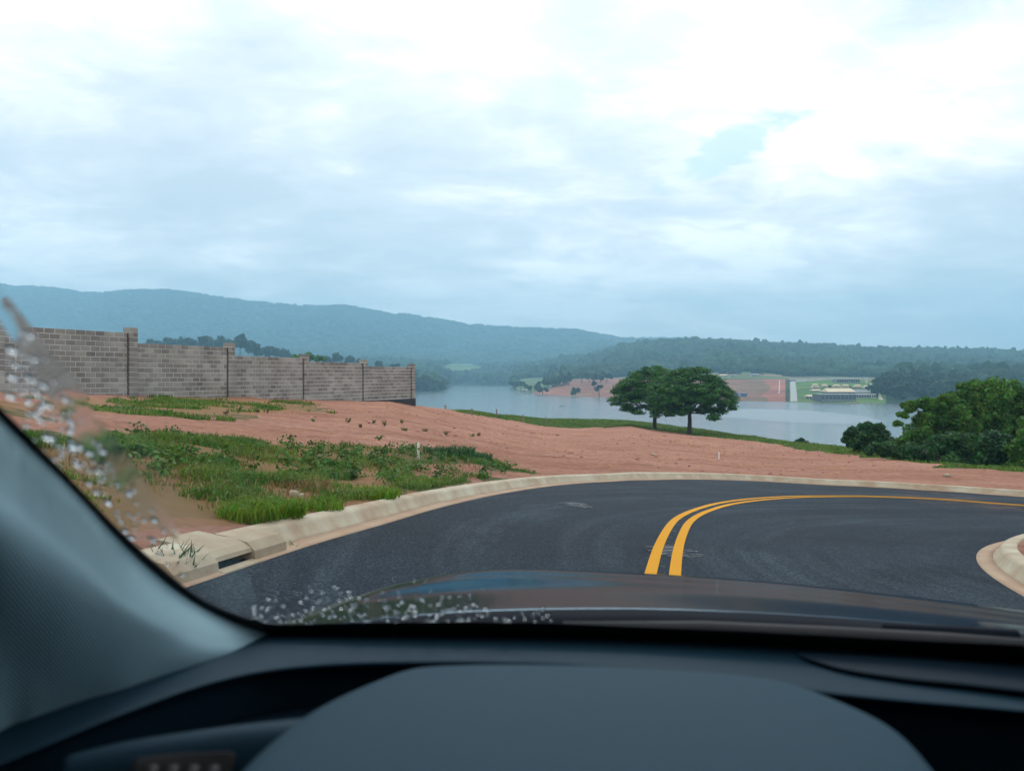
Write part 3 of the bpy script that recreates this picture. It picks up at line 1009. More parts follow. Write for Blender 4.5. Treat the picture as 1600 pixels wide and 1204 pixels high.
def forest_mesh(name, X, Y, rad_, hgt, mat, seed, label):
    rng = np.random.default_rng(seed)
    n = len(X)
    Z = far_height(X, Y)
    V = np.repeat(DV[None], n, 0)
    V = V * (1 + (rng.random((n, len(DV), 1)) - 0.5) * 0.7)
    a = rng.random(n) * 6.28
    c, s = np.cos(a)[:, None], np.sin(a)[:, None]
    vx = V[..., 0] * c - V[..., 1] * s; vy = V[..., 0] * s + V[..., 1] * c
    V = np.stack([vx * rad_[:, None] + X[:, None], vy * rad_[:, None] + Y[:, None], V[..., 2] * hgt[:, None] * 0.5 + Z[:, None] + hgt[:, None] * 0.45], -1)
    Fc = (DF[None] + (np.arange(n) * len(DV))[:, None, None]).reshape(-1, 3)
    o = mobj(name, V.reshape(-1, 3), Fc.astype(np.int32), mat)
    return tag(o, label, kind='stuff')


def canopy_mat(name, c1, c2):
    m, t, b, o = new_mat(name)
    pos = world_pos(t)
    gi = t.nodes.new('ShaderNodeNewGeometry').outputs['Random Per Island']
    nz = ramp(t, noise_n(t, pos, 0.008, 5, 0.65), [(0.38, 0.0), (0.62, 1.0)])
    c = mixc(t, nz, c1, c2)
    c = mixc(t, 1.0, c, ramp(t, gi, [(0.0, 0.65), (1.0, 1.4)]), 'MULTIPLY')
    sp = ramp(t, noise_n(t, pos, 0.5, 4, 0.7), [(0.3, 0.75), (0.7, 1.2)])
    c = mixc(t, 1.0, c, sp, 'MULTIPLY')
    t.links.new(c, b.inputs['Base Color'])
    b.inputs['Roughness'].default_value = 0.9; b.inputs['Specular IOR Level'].default_value = 0.1
    return m
M['canopy'] = canopy_mat('forest_canopy', (0.016, 0.040, 0.020), (0.038, 0.072, 0.026))

rng = np.random.default_rng(12)
def scatter(n, x0, x1, y0, y1, dens=None):
    px = rng.uniform(x0, x1, n * 3)
    Y = np.sqrt(rng.uniform(y0 ** 2, y1 ** 2, n * 3))
    X = (px - CX) / F * Y
    _, f = far_cover(X, Y)
    ok = (f > 0.5) & (far_height(X, Y) > LAKE + 1)
    if dens is not None: ok &= rng.random(len(X)) < dens(px, Y, X)
    X, Y = X[ok][:n], Y[ok][:n]
    return X, Y
X1, Y1_ = scatter(9500, 880, 1700, 900, 1760)
X2, Y2_ = scatter(1500, 1395, 1700, 640, 1000)
X3, Y3_ = scatter(6500, 560, 960, 860, 2600, lambda p, y, x: 0.35 + 0.65 * (fbm(x / 90, y / 150, 3, 8) > 0.47))
X4, Y4_ = scatter(2500, -250, 560, 1500, 2700)
Xn = np.concatenate([X1, X2, X3, X4]); Yn = np.concatenate([Y1_, Y2_, Y3_, Y4_])
rr = rng.uniform(4.0, 8.5, len(Xn)); hh = rng.uniform(7, 13, len(Xn)) * np.where(rng.random(len(Xn)) < 0.06, 1.5, 1)
forest_mesh('forest', Xn, Yn, rr, hh, M['canopy'], 5, 'dense woods on the nearer wooded hill and foothills')
X5, Y5_ = scatter(6000, -250, 1250, 2650, 3700)
px6 = rng.uniform(-250, 1250, 2600); Y6_ = 3600 + rng.uniform(-40, 30, 2600); X6 = (px6 - CX) / F * Y6_
kp = fbm(X6 / 70, Y6_ * 0, 3, 3) > 0.42
Xn = np.concatenate([X5, X6[kp]]); Yn = np.concatenate([Y5_, Y6_[kp]])
forest_mesh('forest', Xn, Yn, rng.uniform(8, 15, len(Xn)), rng.uniform(8, 17, len(Xn)), M['canopy'], 6, 'hazy woods covering the distant blue ridge')

# ------------------------------------------------------------------ trees
def leaves(C, Rd, n, size, rng, up=0.35, aspect=0.6, shell=0.5):
    """leaf-sized quads in ellipsoid clumps: C (m,3) centres, Rd (m,3) radii, n leaves each"""
    m = len(C)
    d = rng.normal(size=(m, n, 3)); d /= np.linalg.norm(d, axis=2, keepdims=True)
    r = shell + (1 - shell) * rng.random((m, n, 1)) ** 0.7
    p = (C[:, None] + d * r * Rd[:, None]).reshape(-1, 3)
    nm = (d * 0.6 + rng.normal(size=d.shape) * 0.6).reshape(-1, 3); nm[:, 2] += up
    nm /= np.linalg.norm(nm, axis=1, keepdims=True)
    t = np.cross(nm, rng.normal(size=nm.shape)); t /= np.linalg.norm(t, axis=1, keepdims=True)
    b = np.cross(nm, t)
    s = size * rng.uniform(0.6, 1.35, (len(p), 1))
    V = np.stack([p - t * s, p - b * s * aspect, p + t * s, p + b * s * aspect], 1)
    k = len(p)
    return V.reshape(-1, 3), np.arange(k * 4, dtype=np.int32).reshape(-1, 4)


def branches(mb, base, top, r0, ends, rng, seg=4, rl=None):
    """trunk from base to top, limbs from the trunk to the clump centres"""
    base = Vector(base); top = Vector(top)
    pts = [base, base.lerp(top, 0.12), base.lerp(top, 0.5) + Vector((rng.uniform(-.1, .1), rng.uniform(-.1, .1), 0)) * r0 * 2, top]
    mb.tube(pts, [r0 * 1.5, r0 * 1.05, r0 * 0.9, r0 * 0.72], 8)
    for e in ends:
        e = Vector(e)
        st = base.lerp(top, rng.uniform(0.72, 0.99))
        m1 = st.lerp(e, 0.4) + Vector((0, 0, -0.06 * (e - st).length)) + Vector(rng.normal(size=3)) * 0.05 * (e - st).length
        m2 = st.lerp(e, 0.75) + Vector(rng.normal(size=3)) * 0.05 * (e - st).length
        rr = r0 * (rl or 0.36)
        mb.tube([st, m1, m2, e], [rr, rr * 0.7, rr * 0.4, rr * 0.12], 5, cap=False)


def tree(name, label, base, C, Rd, nl, size, leafmat, top, r0, nb, seed, cat='tree', group=None, shell=0.5, barkmat=None, up=0.35):
    rng = np.random.default_rng(seed)
    root = empty(name, tuple(base))
    tag(root, label, cat, group)
    C = np.asarray(C, float); Rd = np.asarray(Rd, float)
    idx = rng.choice(len(C), min(nb, len(C)), replace=False) if nb else []
    mb = MB()
    branches(mb, (0, 0, -0.4), top, r0, [C[i] for i in idx], rng)
    mb.build('trunk', barkmat or M['bark'], root, smooth=True)
    V, Fq = leaves(C, Rd, nl, size, rng, up, shell=shell)
    mobj('crown', V, Fq, leafmat, root)
    return root


def umbrella(px, py, R_, H, low, seed, label, lean=0.0, cut=None):
    """wide flat-topped crown in layered pads, hanging lower at the rim"""
    rng = np.random.default_rng(seed)
    b = hit(px, py); b[2] = float(ground_height(b[0], b[1]))
    C, Rd = [], []
    n = 115
    for i in range(n):
        u = math.sqrt((i + 0.5) / n); a = i * 2.39996 + rng.uniform(-.2, .2)
        x, y = math.cos(a) * u * R_[0 if math.cos(a) < 0 else 1], math.sin(a) * u * R_[2]
        zt = H * (1 - 0.46 * u ** 2.3) + rng.uniform(-0.4, 0.25)
        C.append((x + lean, y, zt - 0.45)); s = rng.uniform(0.65, 1.15)
        Rd.append((s, s, 0.34 * s))
    for i in range(205):                                     # lower, looser sprays
        a = rng.uniform(0, 6.28); u = rng.uniform(0.35, 1.0)
        x, y = math.cos(a) * u * R_[0 if math.cos(a) < 0 else 1], math.sin(a) * u * R_[2]
        zt = H * (low + 0.06 + (0.66 - low) * rng.random() ** 0.8)
        if u < 0.5: zt = max(zt, H * 0.5)
        C.append((x * 0.97 + lean, y, zt)); s = rng.uniform(0.5, 0.95)
        Rd.append((s, s, 0.36 * s))
    return tree('shade_tree', label, b, C, Rd, 150, 0.115, M['leaf_main'], (0.0, 0, H * 0.40), 0.24, 30, seed + 50, group='pair of spreading trees on the lot edge', shell=0.2, up=0.7)


umbrella(1023, 671.5, (5.3, 3.6, 4.6), 7.75, 0.18, 1, 'broad spreading tree, the farther of the pair above the lake', 0.0)
umbrella(1077, 679, (4.1, 4.8, 4.5), 7.35, 0.17, 2, 'broad spreading tree, the nearer of the pair above the lake', 0.0)


def blobtree(name, label, px, py_base, Yd_, crown, size, nl, mat, seed, r0=0.2, nb=12, group=None, cat='tree', hf=None, shell=0.35, zb=None):
    """tree at pixel column px and distance; crown = list of (px, py, radius_px, flatten)"""
    hf = hf or ground_height
    rng = np.random.default_rng(seed)
    x = (px - CX) / F * Yd_
    z = float(hf(np.array([x]), np.array([Yd_]))[0]) if zb is None else zb
    base = np.array([x, Yd_, z])
    C, Rd = [], []
    for (cpx, cpy, rp, fl) in crown:
        c = np.array(P(cpx, cpy, Yd_)) - base
        r = rp / F * Yd_
        m = max(6, int(17 * (rp / 20.0) ** 1.2)) if rp > 9 else 5
        for j in range(m):
            d = rng.normal(size=3); d /= np.linalg.norm(d)
            C.append(c + d * np.array([r, r, r * fl]) * rng.uniform(0.2, 0.85))
            q = r * rng.uniform(0.34, 0.5)
            Rd.append((q, q, q * 0.75))
    C = np.array(C)
    topz = np.percentile(C[:, 2], 35)
    return tree(name, label, base, C, Rd, nl, size, mat, (C[:, 0].mean() * 0.5, 0, max(0.5, topz)), r0, nb, seed + 9, cat, group, shell)


# the stand of trees at the right end of the lot
blobtree('leafy_tree', 'tallest leafy tree of the stand at the dirt lot edge', 1545, 740, 48.0,
         [(1512, 618, 28, 0.8), (1545, 612, 30, 0.75), (1580, 622, 32, 0.75), (1530, 642, 34, 0.8), (1500, 630, 20, 0.9), (1595, 650, 30, 0.8), (1560, 662, 32, 0.7), (1520, 605, 18, .7), (1615, 640, 26, 1), (1540, 680, 28, .8), (1585, 690, 26, .8), (1495, 650, 20, .9)], 0.105, 230, M['leaf_right'], 21, 0.35, 22)
blobtree('leafy_tree', 'light green tree with an open branch beside the round dark bush', 1450, 728, 42.0,
         [(1422, 634, 15, 0.7), (1446, 630, 17, 0.6), (1475, 624, 18, 0.65), (1455, 652, 26, 0.75), (1485, 652, 28, 0.9), (1440, 676, 26, 0.85), (1410, 648, 10, 0.6), (1475, 685, 30, 0.8), (1418, 690, 20, .8), (1402, 662, 9, 0.7), (1500, 668, 26, .8), (1465, 640, 18, .7)], 0.095, 210, M['leaf_right'], 22, 0.2, 16)
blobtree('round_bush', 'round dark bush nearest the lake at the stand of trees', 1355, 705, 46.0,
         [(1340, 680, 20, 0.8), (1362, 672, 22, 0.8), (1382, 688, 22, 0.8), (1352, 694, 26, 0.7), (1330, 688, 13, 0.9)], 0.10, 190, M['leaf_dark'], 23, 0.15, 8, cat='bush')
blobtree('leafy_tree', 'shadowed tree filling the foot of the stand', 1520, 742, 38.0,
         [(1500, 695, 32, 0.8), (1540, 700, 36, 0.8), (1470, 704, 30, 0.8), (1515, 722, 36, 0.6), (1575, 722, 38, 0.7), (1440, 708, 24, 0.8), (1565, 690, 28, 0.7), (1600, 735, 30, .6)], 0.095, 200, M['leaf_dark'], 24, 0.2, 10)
blobtree('leafy_tree', 'olive tree cut off by the picture edge at the stand', 1625, 745, 36.0,
         [(1592, 705, 24, 0.8), (1615, 690, 30, 0.9), (1600, 728, 28, 0.7), (1635, 660, 32, 0.9), (1645, 720, 40, 0.8), (1640, 745, 34, .6)], 0.095, 200, M['leaf_right'], 25, 0.25, 10)
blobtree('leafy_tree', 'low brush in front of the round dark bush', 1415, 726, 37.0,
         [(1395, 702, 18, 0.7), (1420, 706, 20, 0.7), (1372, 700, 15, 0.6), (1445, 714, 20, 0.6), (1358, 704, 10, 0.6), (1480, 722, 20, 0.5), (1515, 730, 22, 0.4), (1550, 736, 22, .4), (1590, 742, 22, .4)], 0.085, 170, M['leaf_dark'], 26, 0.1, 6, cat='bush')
blobtree('small_bush', 'small round bush alone on the lake bank', 1253, 698, 78.0,
         [(1248, 690, 6, 0.7), (1258, 691, 6, 0.6), (1253, 687, 5, 0.7)], 0.16, 60, M['leaf_dark'], 27, 0.08, 5, cat='bush')

# trees showing over the block wall
back = [('bushy tree over the wall just past the tallest pier', 250, 150, [(222, 545, 14, .6), (240, 540, 15, .6), (262, 538, 15, .6), (285, 541, 14, .6)], 'leaf_far'),
        ('wide tree crown over the middle of the second wall panel', 300, 135, [(292, 537, 15, .6), (318, 534, 17, .6), (342, 537, 15, .7), (305, 544, 14, .5)], 'leaf_far'),
        ('tall ragged tree over the wall at the second pier', 375, 140, [(355, 540, 14, .7), (375, 534, 13, .8), (392, 540, 13, .7), (378, 526, 6, .6)], 'leaf_far'),
        ('tree crown over the left half of the third wall panel', 415, 150, [(402, 548, 14, .7), (420, 549, 14, .6), (438, 551, 13, .6), (455, 557, 10, .6)], 'leaf_far'),
        ('dark green tree over the wall at the third pier', 488, 115, [(465, 560, 10, .7), (482, 558, 10, .7), (500, 562, 9, .6)], 'leaf_dark'),
        ('low hazy tree over the fourth wall panel', 525, 260, [(510, 562, 11, .6), (528, 559, 11, .8), (545, 561, 11, .7), (562, 566, 9, .7), (590, 570, 10, .6), (615, 573, 9, .6)], 'leaf_far2')]
for i, (lb, px, Yd_, cr, mt) in enumerate(back):
    blobtree('background_tree', lb, px, 0, 330.0 if mt == 'leaf_dark' else 760.0, cr, 0.8 if mt == 'leaf_dark' else 1.5, 110, M['leaf_right' if mt == 'leaf_dark' else 'leaf_far'], 60 + i, 0.4, 5, group='trees behind the block wall', hf=None if mt == 'leaf_dark' else far_height, shell=0.2)

# wooded point at the end of the wall, across the water
for i, (px, Yd_, cr, lb) in enumerate([
        (655, 830, [(650, 590, 17, 1.1), (640, 585, 16, 1)], 'tall tree of the wooded point right beside the wall end'),
        (672, 840, [(668, 597, 16, .9), (655, 603, 10, .7)], 'round tree in the middle of the wooded point'),
        (687, 845, [(684, 601, 11, .9), (692, 605, 7, .8)], 'low tree at the water tip of the wooded point')]):
    blobtree('waterside_tree', lb, px, 0, float(Yd_), cr, 1.6, 60, M['leaf_far'], 80 + i, 0.5, 4, group='trees of the wooded point', hf=far_height, shell=0.2)

# peninsula trees
pen = [(814, [(810, 601, 7, .9), (818, 602, 6, .9)], 612.5, 'dark round tree at the tip of the peninsula'),
       (830, [(828, 607, 6, .6)], 612.5, 'low tree by the white hut on the peninsula'),
       (841, [(838, 604, 7, .8)], 611, 'bushy tree between the white hut and the peninsula wood'),
       (848, [(848, 609, 6, .9)], 617.0, 'small tree on the waterline of the peninsula'),
       (856, [(853, 598, 9, .9)], 606, 'leftmost tree of the peninsula wood'),
       (868, [(867, 597, 10, .9)], 604, 'second tree of the peninsula wood'),
       (880, [(880, 593, 10, 1.0)], 602, 'third tree of the peninsula wood'),
       (889, [(889, 590, 8, 1.1)], 601, 'rightmost taller tree of the peninsula wood'),
       (899, [(897, 612, 6, .8), (903, 610, 5, .7)], 617.5, 'leaning bush on the red peninsula shore'),
       (909, [(909, 584, 4, .8)], 598, 'slim lone tree on the peninsula crest'),
       (921, [(918, 588, 6, 1.0)], 597, 'first tree of the row on the peninsula crest'),
       (929, [(929, 589, 6, 1.0)], 597, 'second tree of the row on the peninsula crest'),
       (938, [(938, 590, 6, 1.0)], 597.5, 'third tree of the row on the peninsula crest'),
       (948, [(946, 587, 6, 1.1), (952, 588, 5, 1)], 598, 'last and tallest tree of the row on the peninsula crest'),
       (936.5, [(936.5, 606, 5.5, .9)], 620.5, 'lollipop tree with thin trunk on the peninsula shore'),
       (929, [(929, 598, 4, .9)], 609, 'small tree halfway up the red peninsula slope')]
for i, (px, cr, pyb, lb) in enumerate(pen):
    h_ = fhit(px, pyb)
    cr = [(a_, b_ - r_ * .1, r_ * 1.3, f_) for a_, b_, r_, f_ in cr]
    blobtree('peninsula_tree', lb, px, 0, float(h_[1]), cr, 0.9, 75, M['leaf_far2' if i > 8 else 'leaf_far'], 100 + i, 0.35, 3, group='trees on the peninsula', hf=far_height, shell=0.2)

# wood beside the club lawn
for i in range(17):
    px = 1372 + (i * 41 % 130); yb = 626 - (i * 7 % 26) * (0.7)
    if px < 1390: yb = min(yb, 622)
    Yb = 470 + (626 - yb) * 8.0 + (i % 3) * 6
    xw = (px - CX) / F * Yb
    zg_ = float(far_height(np.array([xw]), np.array([Yb]))[0]); pyb = CY - F * zg_ / Yb
    r = 11 + (i * 13 % 5)
    blobtree('wood_tree', 'dense green tree in the wood between the club lawn and the near stand', px, 0, Yb,
             [(px - 5, pyb - 15, r, .9), (px + 6, pyb - 18, r, .8), (px, pyb - 8, r, .7)], 1.0, 55, M['leaf_far'], 200 + i, 0.4, 3, group='wood beside the club lawn', hf=far_height, shell=0.2)
for i, (px, py, r, lb) in enumerate([(1485, 582, 8, 'tree standing above the wood on the far bank skyline'), (1136, 582, 9, 'dark tree over the pale houses behind the red field'), (1147, 583, 8, 'second dark tree over the pale houses behind the red field'),
                                     (1182, 584, 6, 'small tree beside the house behind the red field'), (1228, 586, 6, 'dark tree at the top of the club road')]):
    Yb = 860.0
    blobtree('far_bank_tree', lb, px, 0, Yb, [(px - 3, py, r, .7), (px + 4, py + 1, r, .6)], 1.3, 60, M['leaf_far2'], 240 + i, 0.5, 3, group='single trees on the far bank', hf=far_height, shell=0.2)

# ------------------------------------------------------------------ concrete block wall
W0 = np.array([-15.42, 31.0]); WD = np.array([2.2025, 4.805])          # one panel step
PL = float(np.linalg.norm(WD)); wd = WD / PL; wn = np.array([wd[1], -wd[0]])   # wn points to the camera side
PITCH, CRS, JOINT = PL / 13.0, 0.2, 0.030
TOPS = {-2: 2.56, -1: 2.16, 0: 1.76, 1: 1.36, 2: 0.98, 3: 0.80, 4: 0.62}    # top of the panel ending at pier n
BOT4 = -1.44
wall = empty('block_wall', (W0[0], W0[1], -0.9))
tag(wall, 'stepped grey concrete block wall along the lot', 'wall')
WO = np.array([W0[0], W0[1], -0.9])
ROT = math.atan2(wd[1], wd[0])


def wpos(t, off=0.0):
    p = W0 + WD * t + wn * off
    return p


def local(v): return tuple(np.asarray(v) - WO)
MW = Matrix.Rotation(ROT, 4, 'Z')
# one block, slightly chamfered face, shared by all block parts
bw, bh, bd = PITCH - JOINT, CRS - JOINT, 0.14
ch = 0.008
bv = []
for (yy, c) in ((-bd / 2, ch), (-bd / 2 + ch, 0), (bd / 2, 0)):
    bv += [(-bw / 2 + c, yy, -bh / 2 + c), (bw / 2 - c, yy, -bh / 2 + c), (bw / 2 - c, yy, bh / 2 - c), (-bw / 2 + c, yy, bh / 2 - c)]
bf = [(0, 1, 2, 3)] + [(i + j * 4, (i + 1) % 4 + j * 4 + 0, (i + 1) % 4 + j * 4 + 4, i + j * 4 + 4)[::-1] for j in range(2) for i in range(4)] + [(11, 10, 9, 8)]
bme = bpy.data.meshes.new('block'); bme.from_pydata(bv, [], bf); bme.update(); bme.materials.append(M['block'])
hv = [(x * 0.5 + (0), y, z) for x, y, z in bv]
hme = bpy.data.meshes.new('half_block'); hme.from_pydata(hv, [], bf); hme.update(); hme.materials.append(M['block'])
mass = MB()
nblocks = 0
wrng = random.Random(4)
panel_blocks = []
for t1 in (0, 1, -1, 2, 3, 4):                              # nearest seen first
    top = TOPS[t1]
    nrow = 17 if t1 < 4 else int(round((top - BOT4) / CRS))
    for r in range(nrow):
        zc_ = top - CRS * (r + 0.5)
        for j in range(13):
            half = r % 2
            s = (j + (0.5 if not half else 0.0)) / 13.0
            me_ = bme
            if half and j == 0: s = 0.25 / 13.0; me_ = hme
            p = wpos(t1 - 1 + s)
            gz = float(base_height(p[0], p[1]))
            if zc_ + CRS < gz - 0.1 and t1 < 4: continue
            jit = wrng.uniform(-0.004, 0.006)
            panel_blocks.append((t1, p + wn * (0.07 + jit), zc_, me_))
            if half and j == 12:
                p = wpos(t1 - 0.25 / 13.0); panel_blocks.append((t1, p + wn * (0.07 + jit), zc_, hme))
for (t1, p, z, me_) in panel_blocks:
    if nblocks < 300 and t1 in (0, 1):
        o = bpy.data.objects.new('block', me_)
        link(o, wall)
        o.location = local((p[0], p[1], z)); o.rotation_euler = (0, 0, ROT)
        nblocks += 1
    else:
        vs = hv if me_ is hme else bv
        Mx = Matrix.Translation(Vector(local((p[0], p[1], z)))) @ MW
        mass.add([Mx @ Vector(q) for q in vs], bf)
o = mass.build('block_courses', M['block'], wall)
o['kind'] = 'stuff'
# mortar bed behind the blocks' faces, one slab per panel
for t1 in (-1, 0, 1, 2, 3, 4):
    mb = MB()
    a = wpos(t1 - 1); top = TOPS[t1]
    zb = -3.2 if t1 < 4 else BOT4
    Mx = Matrix.Translation(Vector(local((a[0], a[1], 0)))) @ MW
    mb.box(0.002, PL - 0.002, -0.125, 0.055, zb, top - 0.012, Mx)
    mb.build('mortar_bed', M['mortar'], wall)
    # expansion gap beside the pier
    mb = MB(); a = wpos(t1)
    Mx = Matrix.Translation(Vector(local((a[0], a[1], 0)))) @ MW
    mb.box(-0.235, -0.195, -0.150, -0.10, -3.0, top - 0.02, Mx)
    mb.build('joint_strip', M['tar'], wall)
for t1 in (-1, 0, 1, 2, 3, 4):
    mb = MB(); a = wpos(t1); top = TOPS[t1] + 0.20
    Mx = Matrix.Translation(Vector(local((a[0], a[1], 0)))) @ MW
    nr_ = 18 if t1 < 4 else 12
    for r in range(nr_):
        z1 = top - r * CRS
        if r % 2:
            mb.box(-0.195, -0.01, -0.215, 0.15, z1 - CRS + JOINT, z1, Mx); mb.box(0.012, 0.195, -0.213, 0.15, z1 - CRS + JOINT, z1, Mx)
        else:
            mb.box(-0.195, 0.195, -0.214, 0.15, z1 - CRS + JOINT, z1, Mx)
    pier = mb.build('pier', M['block'], wall)
    mb = MB()
    mb.box(-0.18, 0.18, -0.198, 0.14, top - nr_ * CRS, top - 0.03, Mx)
    mb.build('pier_mortar', M['mortar'], pier)
mb = MB()
a = wpos(3)
Mx = Matrix.Translation(Vector(local((a[0], a[1], 0)))) @ MW
mb.box(-0.3, PL + 0.22, -0.235, 0.2, -4.0, BOT4 + 0.01, Mx)
mb.build('foundation', M['tar'], wall)['label'] = 'black tarred footing under the wall end'

# ------------------------------------------------------------------ fence posts, stakes
for i, (px, pb, pt, lb) in enumerate([(696, 641, 634.5, 'first short fence post past the wall end'), (737, 648.5, 637, 'second fence post from the wall, against the water'), (776, 654, 641.5, 'third fence post from the wall, against the water'), (817, 662, 648, 'fence post midway along the grass edge'), (853, 664.5, 651, 'fence post before the two spreading trees'), (1262, 697, 692, 'short stub of a post right of the small lake bank bush')]):
    h_ = hit(px, pb); z = float(ground_height(h_[0], h_[1])); hgt = (pb - pt) / F * h_[1]
    root = empty('fence_post', (h_[0], h_[1], z)); tag(root, lb, 'post', 'fence posts on the lake bank')
    mb = MB(); w = 0.075
    mb.tube([(0, 0, -0.3), (0.01, 0, hgt * 0.5), (0.03 * (i % 2), 0, hgt * 0.96), (0.03 * (i % 2), 0, hgt)], [w, w * 0.95, w * 0.9, w * 0.6], 7)
    mb.build('shaft', M['wood'], root)
    mb = MB(); mb.tube([(-0.09, 0, hgt * 0.8), (0.09, 0, hgt * 0.8)], [0.02, 0.02], 5); mb.build('staple', M['tar'], root)
for (px, pb, pt, w, lb, tip) in [(653.5, 729, 702.5, 0.022, 'white painted survey stake at the verge', 0), (1123.5, 719.5, 708.5, 0.028, 'pale survey stake alone on the red lot', 1)]:
    h_ = hit(px, pb); z = float(ground_height(h_[0], h_[1])); hgt = (pb - pt) / F * h_[1]
    root = empty('survey_stake', (h_[0], h_[1], z)); tag(root, lb, 'stake')
    mb = MB(); mb.box(-w, w, -w * .8, w * .8, -0.2, hgt * 0.93); mb.build('shaft', M['whitepaint'], root)
    mb = MB(); mb.add([(-w, -w * .8, 0), (w, -w * .8, 0), (w, w * .8, 0), (-w, w * .8, 0), (0, 0, 0.05)], [(0, 1, 4), (1, 2, 4), (2, 3, 4), (3, 0, 4)])
    q = mb.build('point', M['whitepaint'], root); q.location.z = hgt * 0.93

# ------------------------------------------------------------------ far bank: club, houses, boats
def frame(px0, px1, pyb):
    """ground point and scale for something whose front foot spans px0..px1 at pixel row pyb"""
    c = fhit((px0 + px1) / 2, pyb)
    return c, c[1] / F                                     # metres per pixel


def gable(mb, x0, x1, y0, y1, z0, z1, ov=0.4):
    x0 -= ov; x1 += ov; y0 -= ov; y1 += ov
    ym = (y0 + y1) / 2; i = (x1 - x0) * 0.04
    mb.add([(x0, y0, z0), (x1, y0, z0), (x1, y1, z0), (x0, y1, z0), (x0 + i, ym, z1), (x1 - i, ym, z1), (x0, y0, z0 - .25), (x1, y0, z0 - .25), (x1, y1, z0 - .25), (x0, y1, z0 - .25)],
           [(0, 1, 5, 4), (2, 3, 4, 5), (1, 2, 5), (3, 0, 4), (6, 7, 1, 0), (7, 8, 2, 1), (8, 9, 3, 2), (9, 6, 0, 3), (9, 8, 7, 6)])


def building(name, label, px0, px1, pyb, wall_px, roof_px, depth, wallm, roofm, bays=0, flat=False, cat='building', posts=False, group=None):
    c, s = frame(px0, px1, pyb)
    root = empty(name, tuple(c)); tag(root, label, cat, group)
    hw = (px1 - px0) / 2 * s; hz_ = wall_px * s; rz = roof_px * s
    if posts:
        n = max(3, bays)
        for j in range(n):
            mb = MB(); x = -hw + 0.3 + (2 * hw - 0.6) * j / (n - 1)
            mb.box(x - .15, x + .15, 0, .3, -1.5, hz_); mb.build('post', M['white_wall'], root)
        mb = MB(); mb.box(-hw, hw, depth * .55, depth * .55 + .2, -1.5, hz_); mb.build('wall', wallm, root)
    else:
        mb = MB(); mb.box(-hw, hw, 0, depth, -2.0, hz_); mb.build('wall', wallm, root)
        for j in range(bays):
            w = 2 * hw / bays; x = -hw + w * (j + .5)
            mb = MB(); mb.box(x - w * .33, x + w * .33, -0.06, 0.05, hz_ * .22, hz_ * .82); f = mb.build('window', M['window'], root)
            mb = MB(); mb.box(x - w * .37, x + w * .37, -0.16, -0.0, hz_ * .14, hz_ * .20); mb.build('sill', M['white_wall'], f)
    mb = MB()
    if flat: mb.box(-hw - .4, hw + .4, -.6, depth + .4, hz_ + .01, hz_ + rz)
    else: gable(mb, -hw, hw, 0, depth, hz_ + 0.26, hz_ + rz)
    mb.build('roof', roofm, root)
    return root


building('club_hall', 'long grey hall with pale roof at the top of the club lawn', 1307.5, 1343.5, 598.5, 6.5, 2.0, 10, M['steel_wall'], M['white_wall'], bays=10, flat=True)
building('boathouse', 'dark waterfront boathouse under the long cream roof', 1283, 1338, 627, 10.5, 1.0, 14, M['dark_wall'], M['steel_wall'], bays=9, flat=True)
building('club_pavilion', 'long cream-roofed pavilion above the boathouse', 1294, 1336, 617, 4.5, 6.0, 12, M['dark_wall'], M['cream'], bays=7)
building('grey_pavilion', 'grey-roofed wing beside the long cream roof', 1337, 1361, 615.5, 2.0, 5.0, 14, M['dark_wall'], M['grey_roof'], bays=4)
building('glass_wing', 'low glazed wing with white fascia near the club path', 1338, 1362, 622, 5.5, 1.4, 7, M['steel_wall'], M['white_wall'], bays=6, flat=True)
building('white_annex', 'small white annex at the end of the glazed wing', 1362, 1368, 622, 6.0, 1.0, 6, M['white_wall'], M['white_wall'], bays=2, flat=True)
building('garden_hut', 'cream-roofed open hut on the lawn by the club road', 1264, 1281, 623, 3.6, 2.4, 7, M['dark_wall'], M['cream'], bays=5, posts=True)
building('lean_to', 'tilted cream canopy left of the long pavilion', 1270, 1282, 612, 1.6, 2.2, 5, M['steel_wall'], M['cream'], bays=3)
hutn = ['three-tier cream hut nearest the club road', 'pointed cream hut, second from the club road', 'cream hut behind the middle of the long pavilion roof', 'cream hut right of the pavilion middle, beside a shrub', 'wide cream hut behind the grey wing', 'cream hut nearest the white club path']
for (px0, px1, pyb, tiers), lb in zip([(1270, 1280, 607.5, 3), (1285.5, 1293.5, 606, 2), (1303.5, 1313.5, 606.5, 2), (1318, 1327, 606.5, 2), (1336, 1347, 607, 2), (1351, 1361, 608, 2)], hutn):
    c, s = frame(px0, px1, pyb); root = empty('tiered_hut', tuple(c)); tag(root, lb, 'hut', 'cream roofed huts of the club')
    hw = (px1 - px0) / 2 * s
    mb = MB(); mb.box(-hw * .8, hw * .8, 0.3, hw * 1.5, -1.5, 1.0); mb.build('wall', M['steel_wall'], root)
    for k in range(tiers):
        mb = MB(); q = 1 - 0.16 * k; gable(mb, -hw * q, hw * q, hw * .15 * k, hw * (1.7 - .15 * k), 1.25 + 0.95 * k, 1.95 + 0.95 * k, 0.1)
        mb.build('roof', M['cream'], root)
c, s = frame(1352.5, 1356, 599); root = empty('water_tower', tuple(c)); tag(root, 'slim white water tower beside the long club hall', 'tower')
mb = MB(); mb.box(-0.75, 0.75, 0, 1.5, -1, 3.4); mb.build('shaft', M['white_wall'], root)
mb = MB(); mb.box(-0.95, 0.95, -0.2, 1.7, 3.41, 5.0); mb.build('tank', M['white_wall'], root)
c, s = frame(1244, 1306, 595); root = empty('boundary_wall', tuple(c)); tag(root, 'low white boundary wall at the back of the club lawn', 'wall')
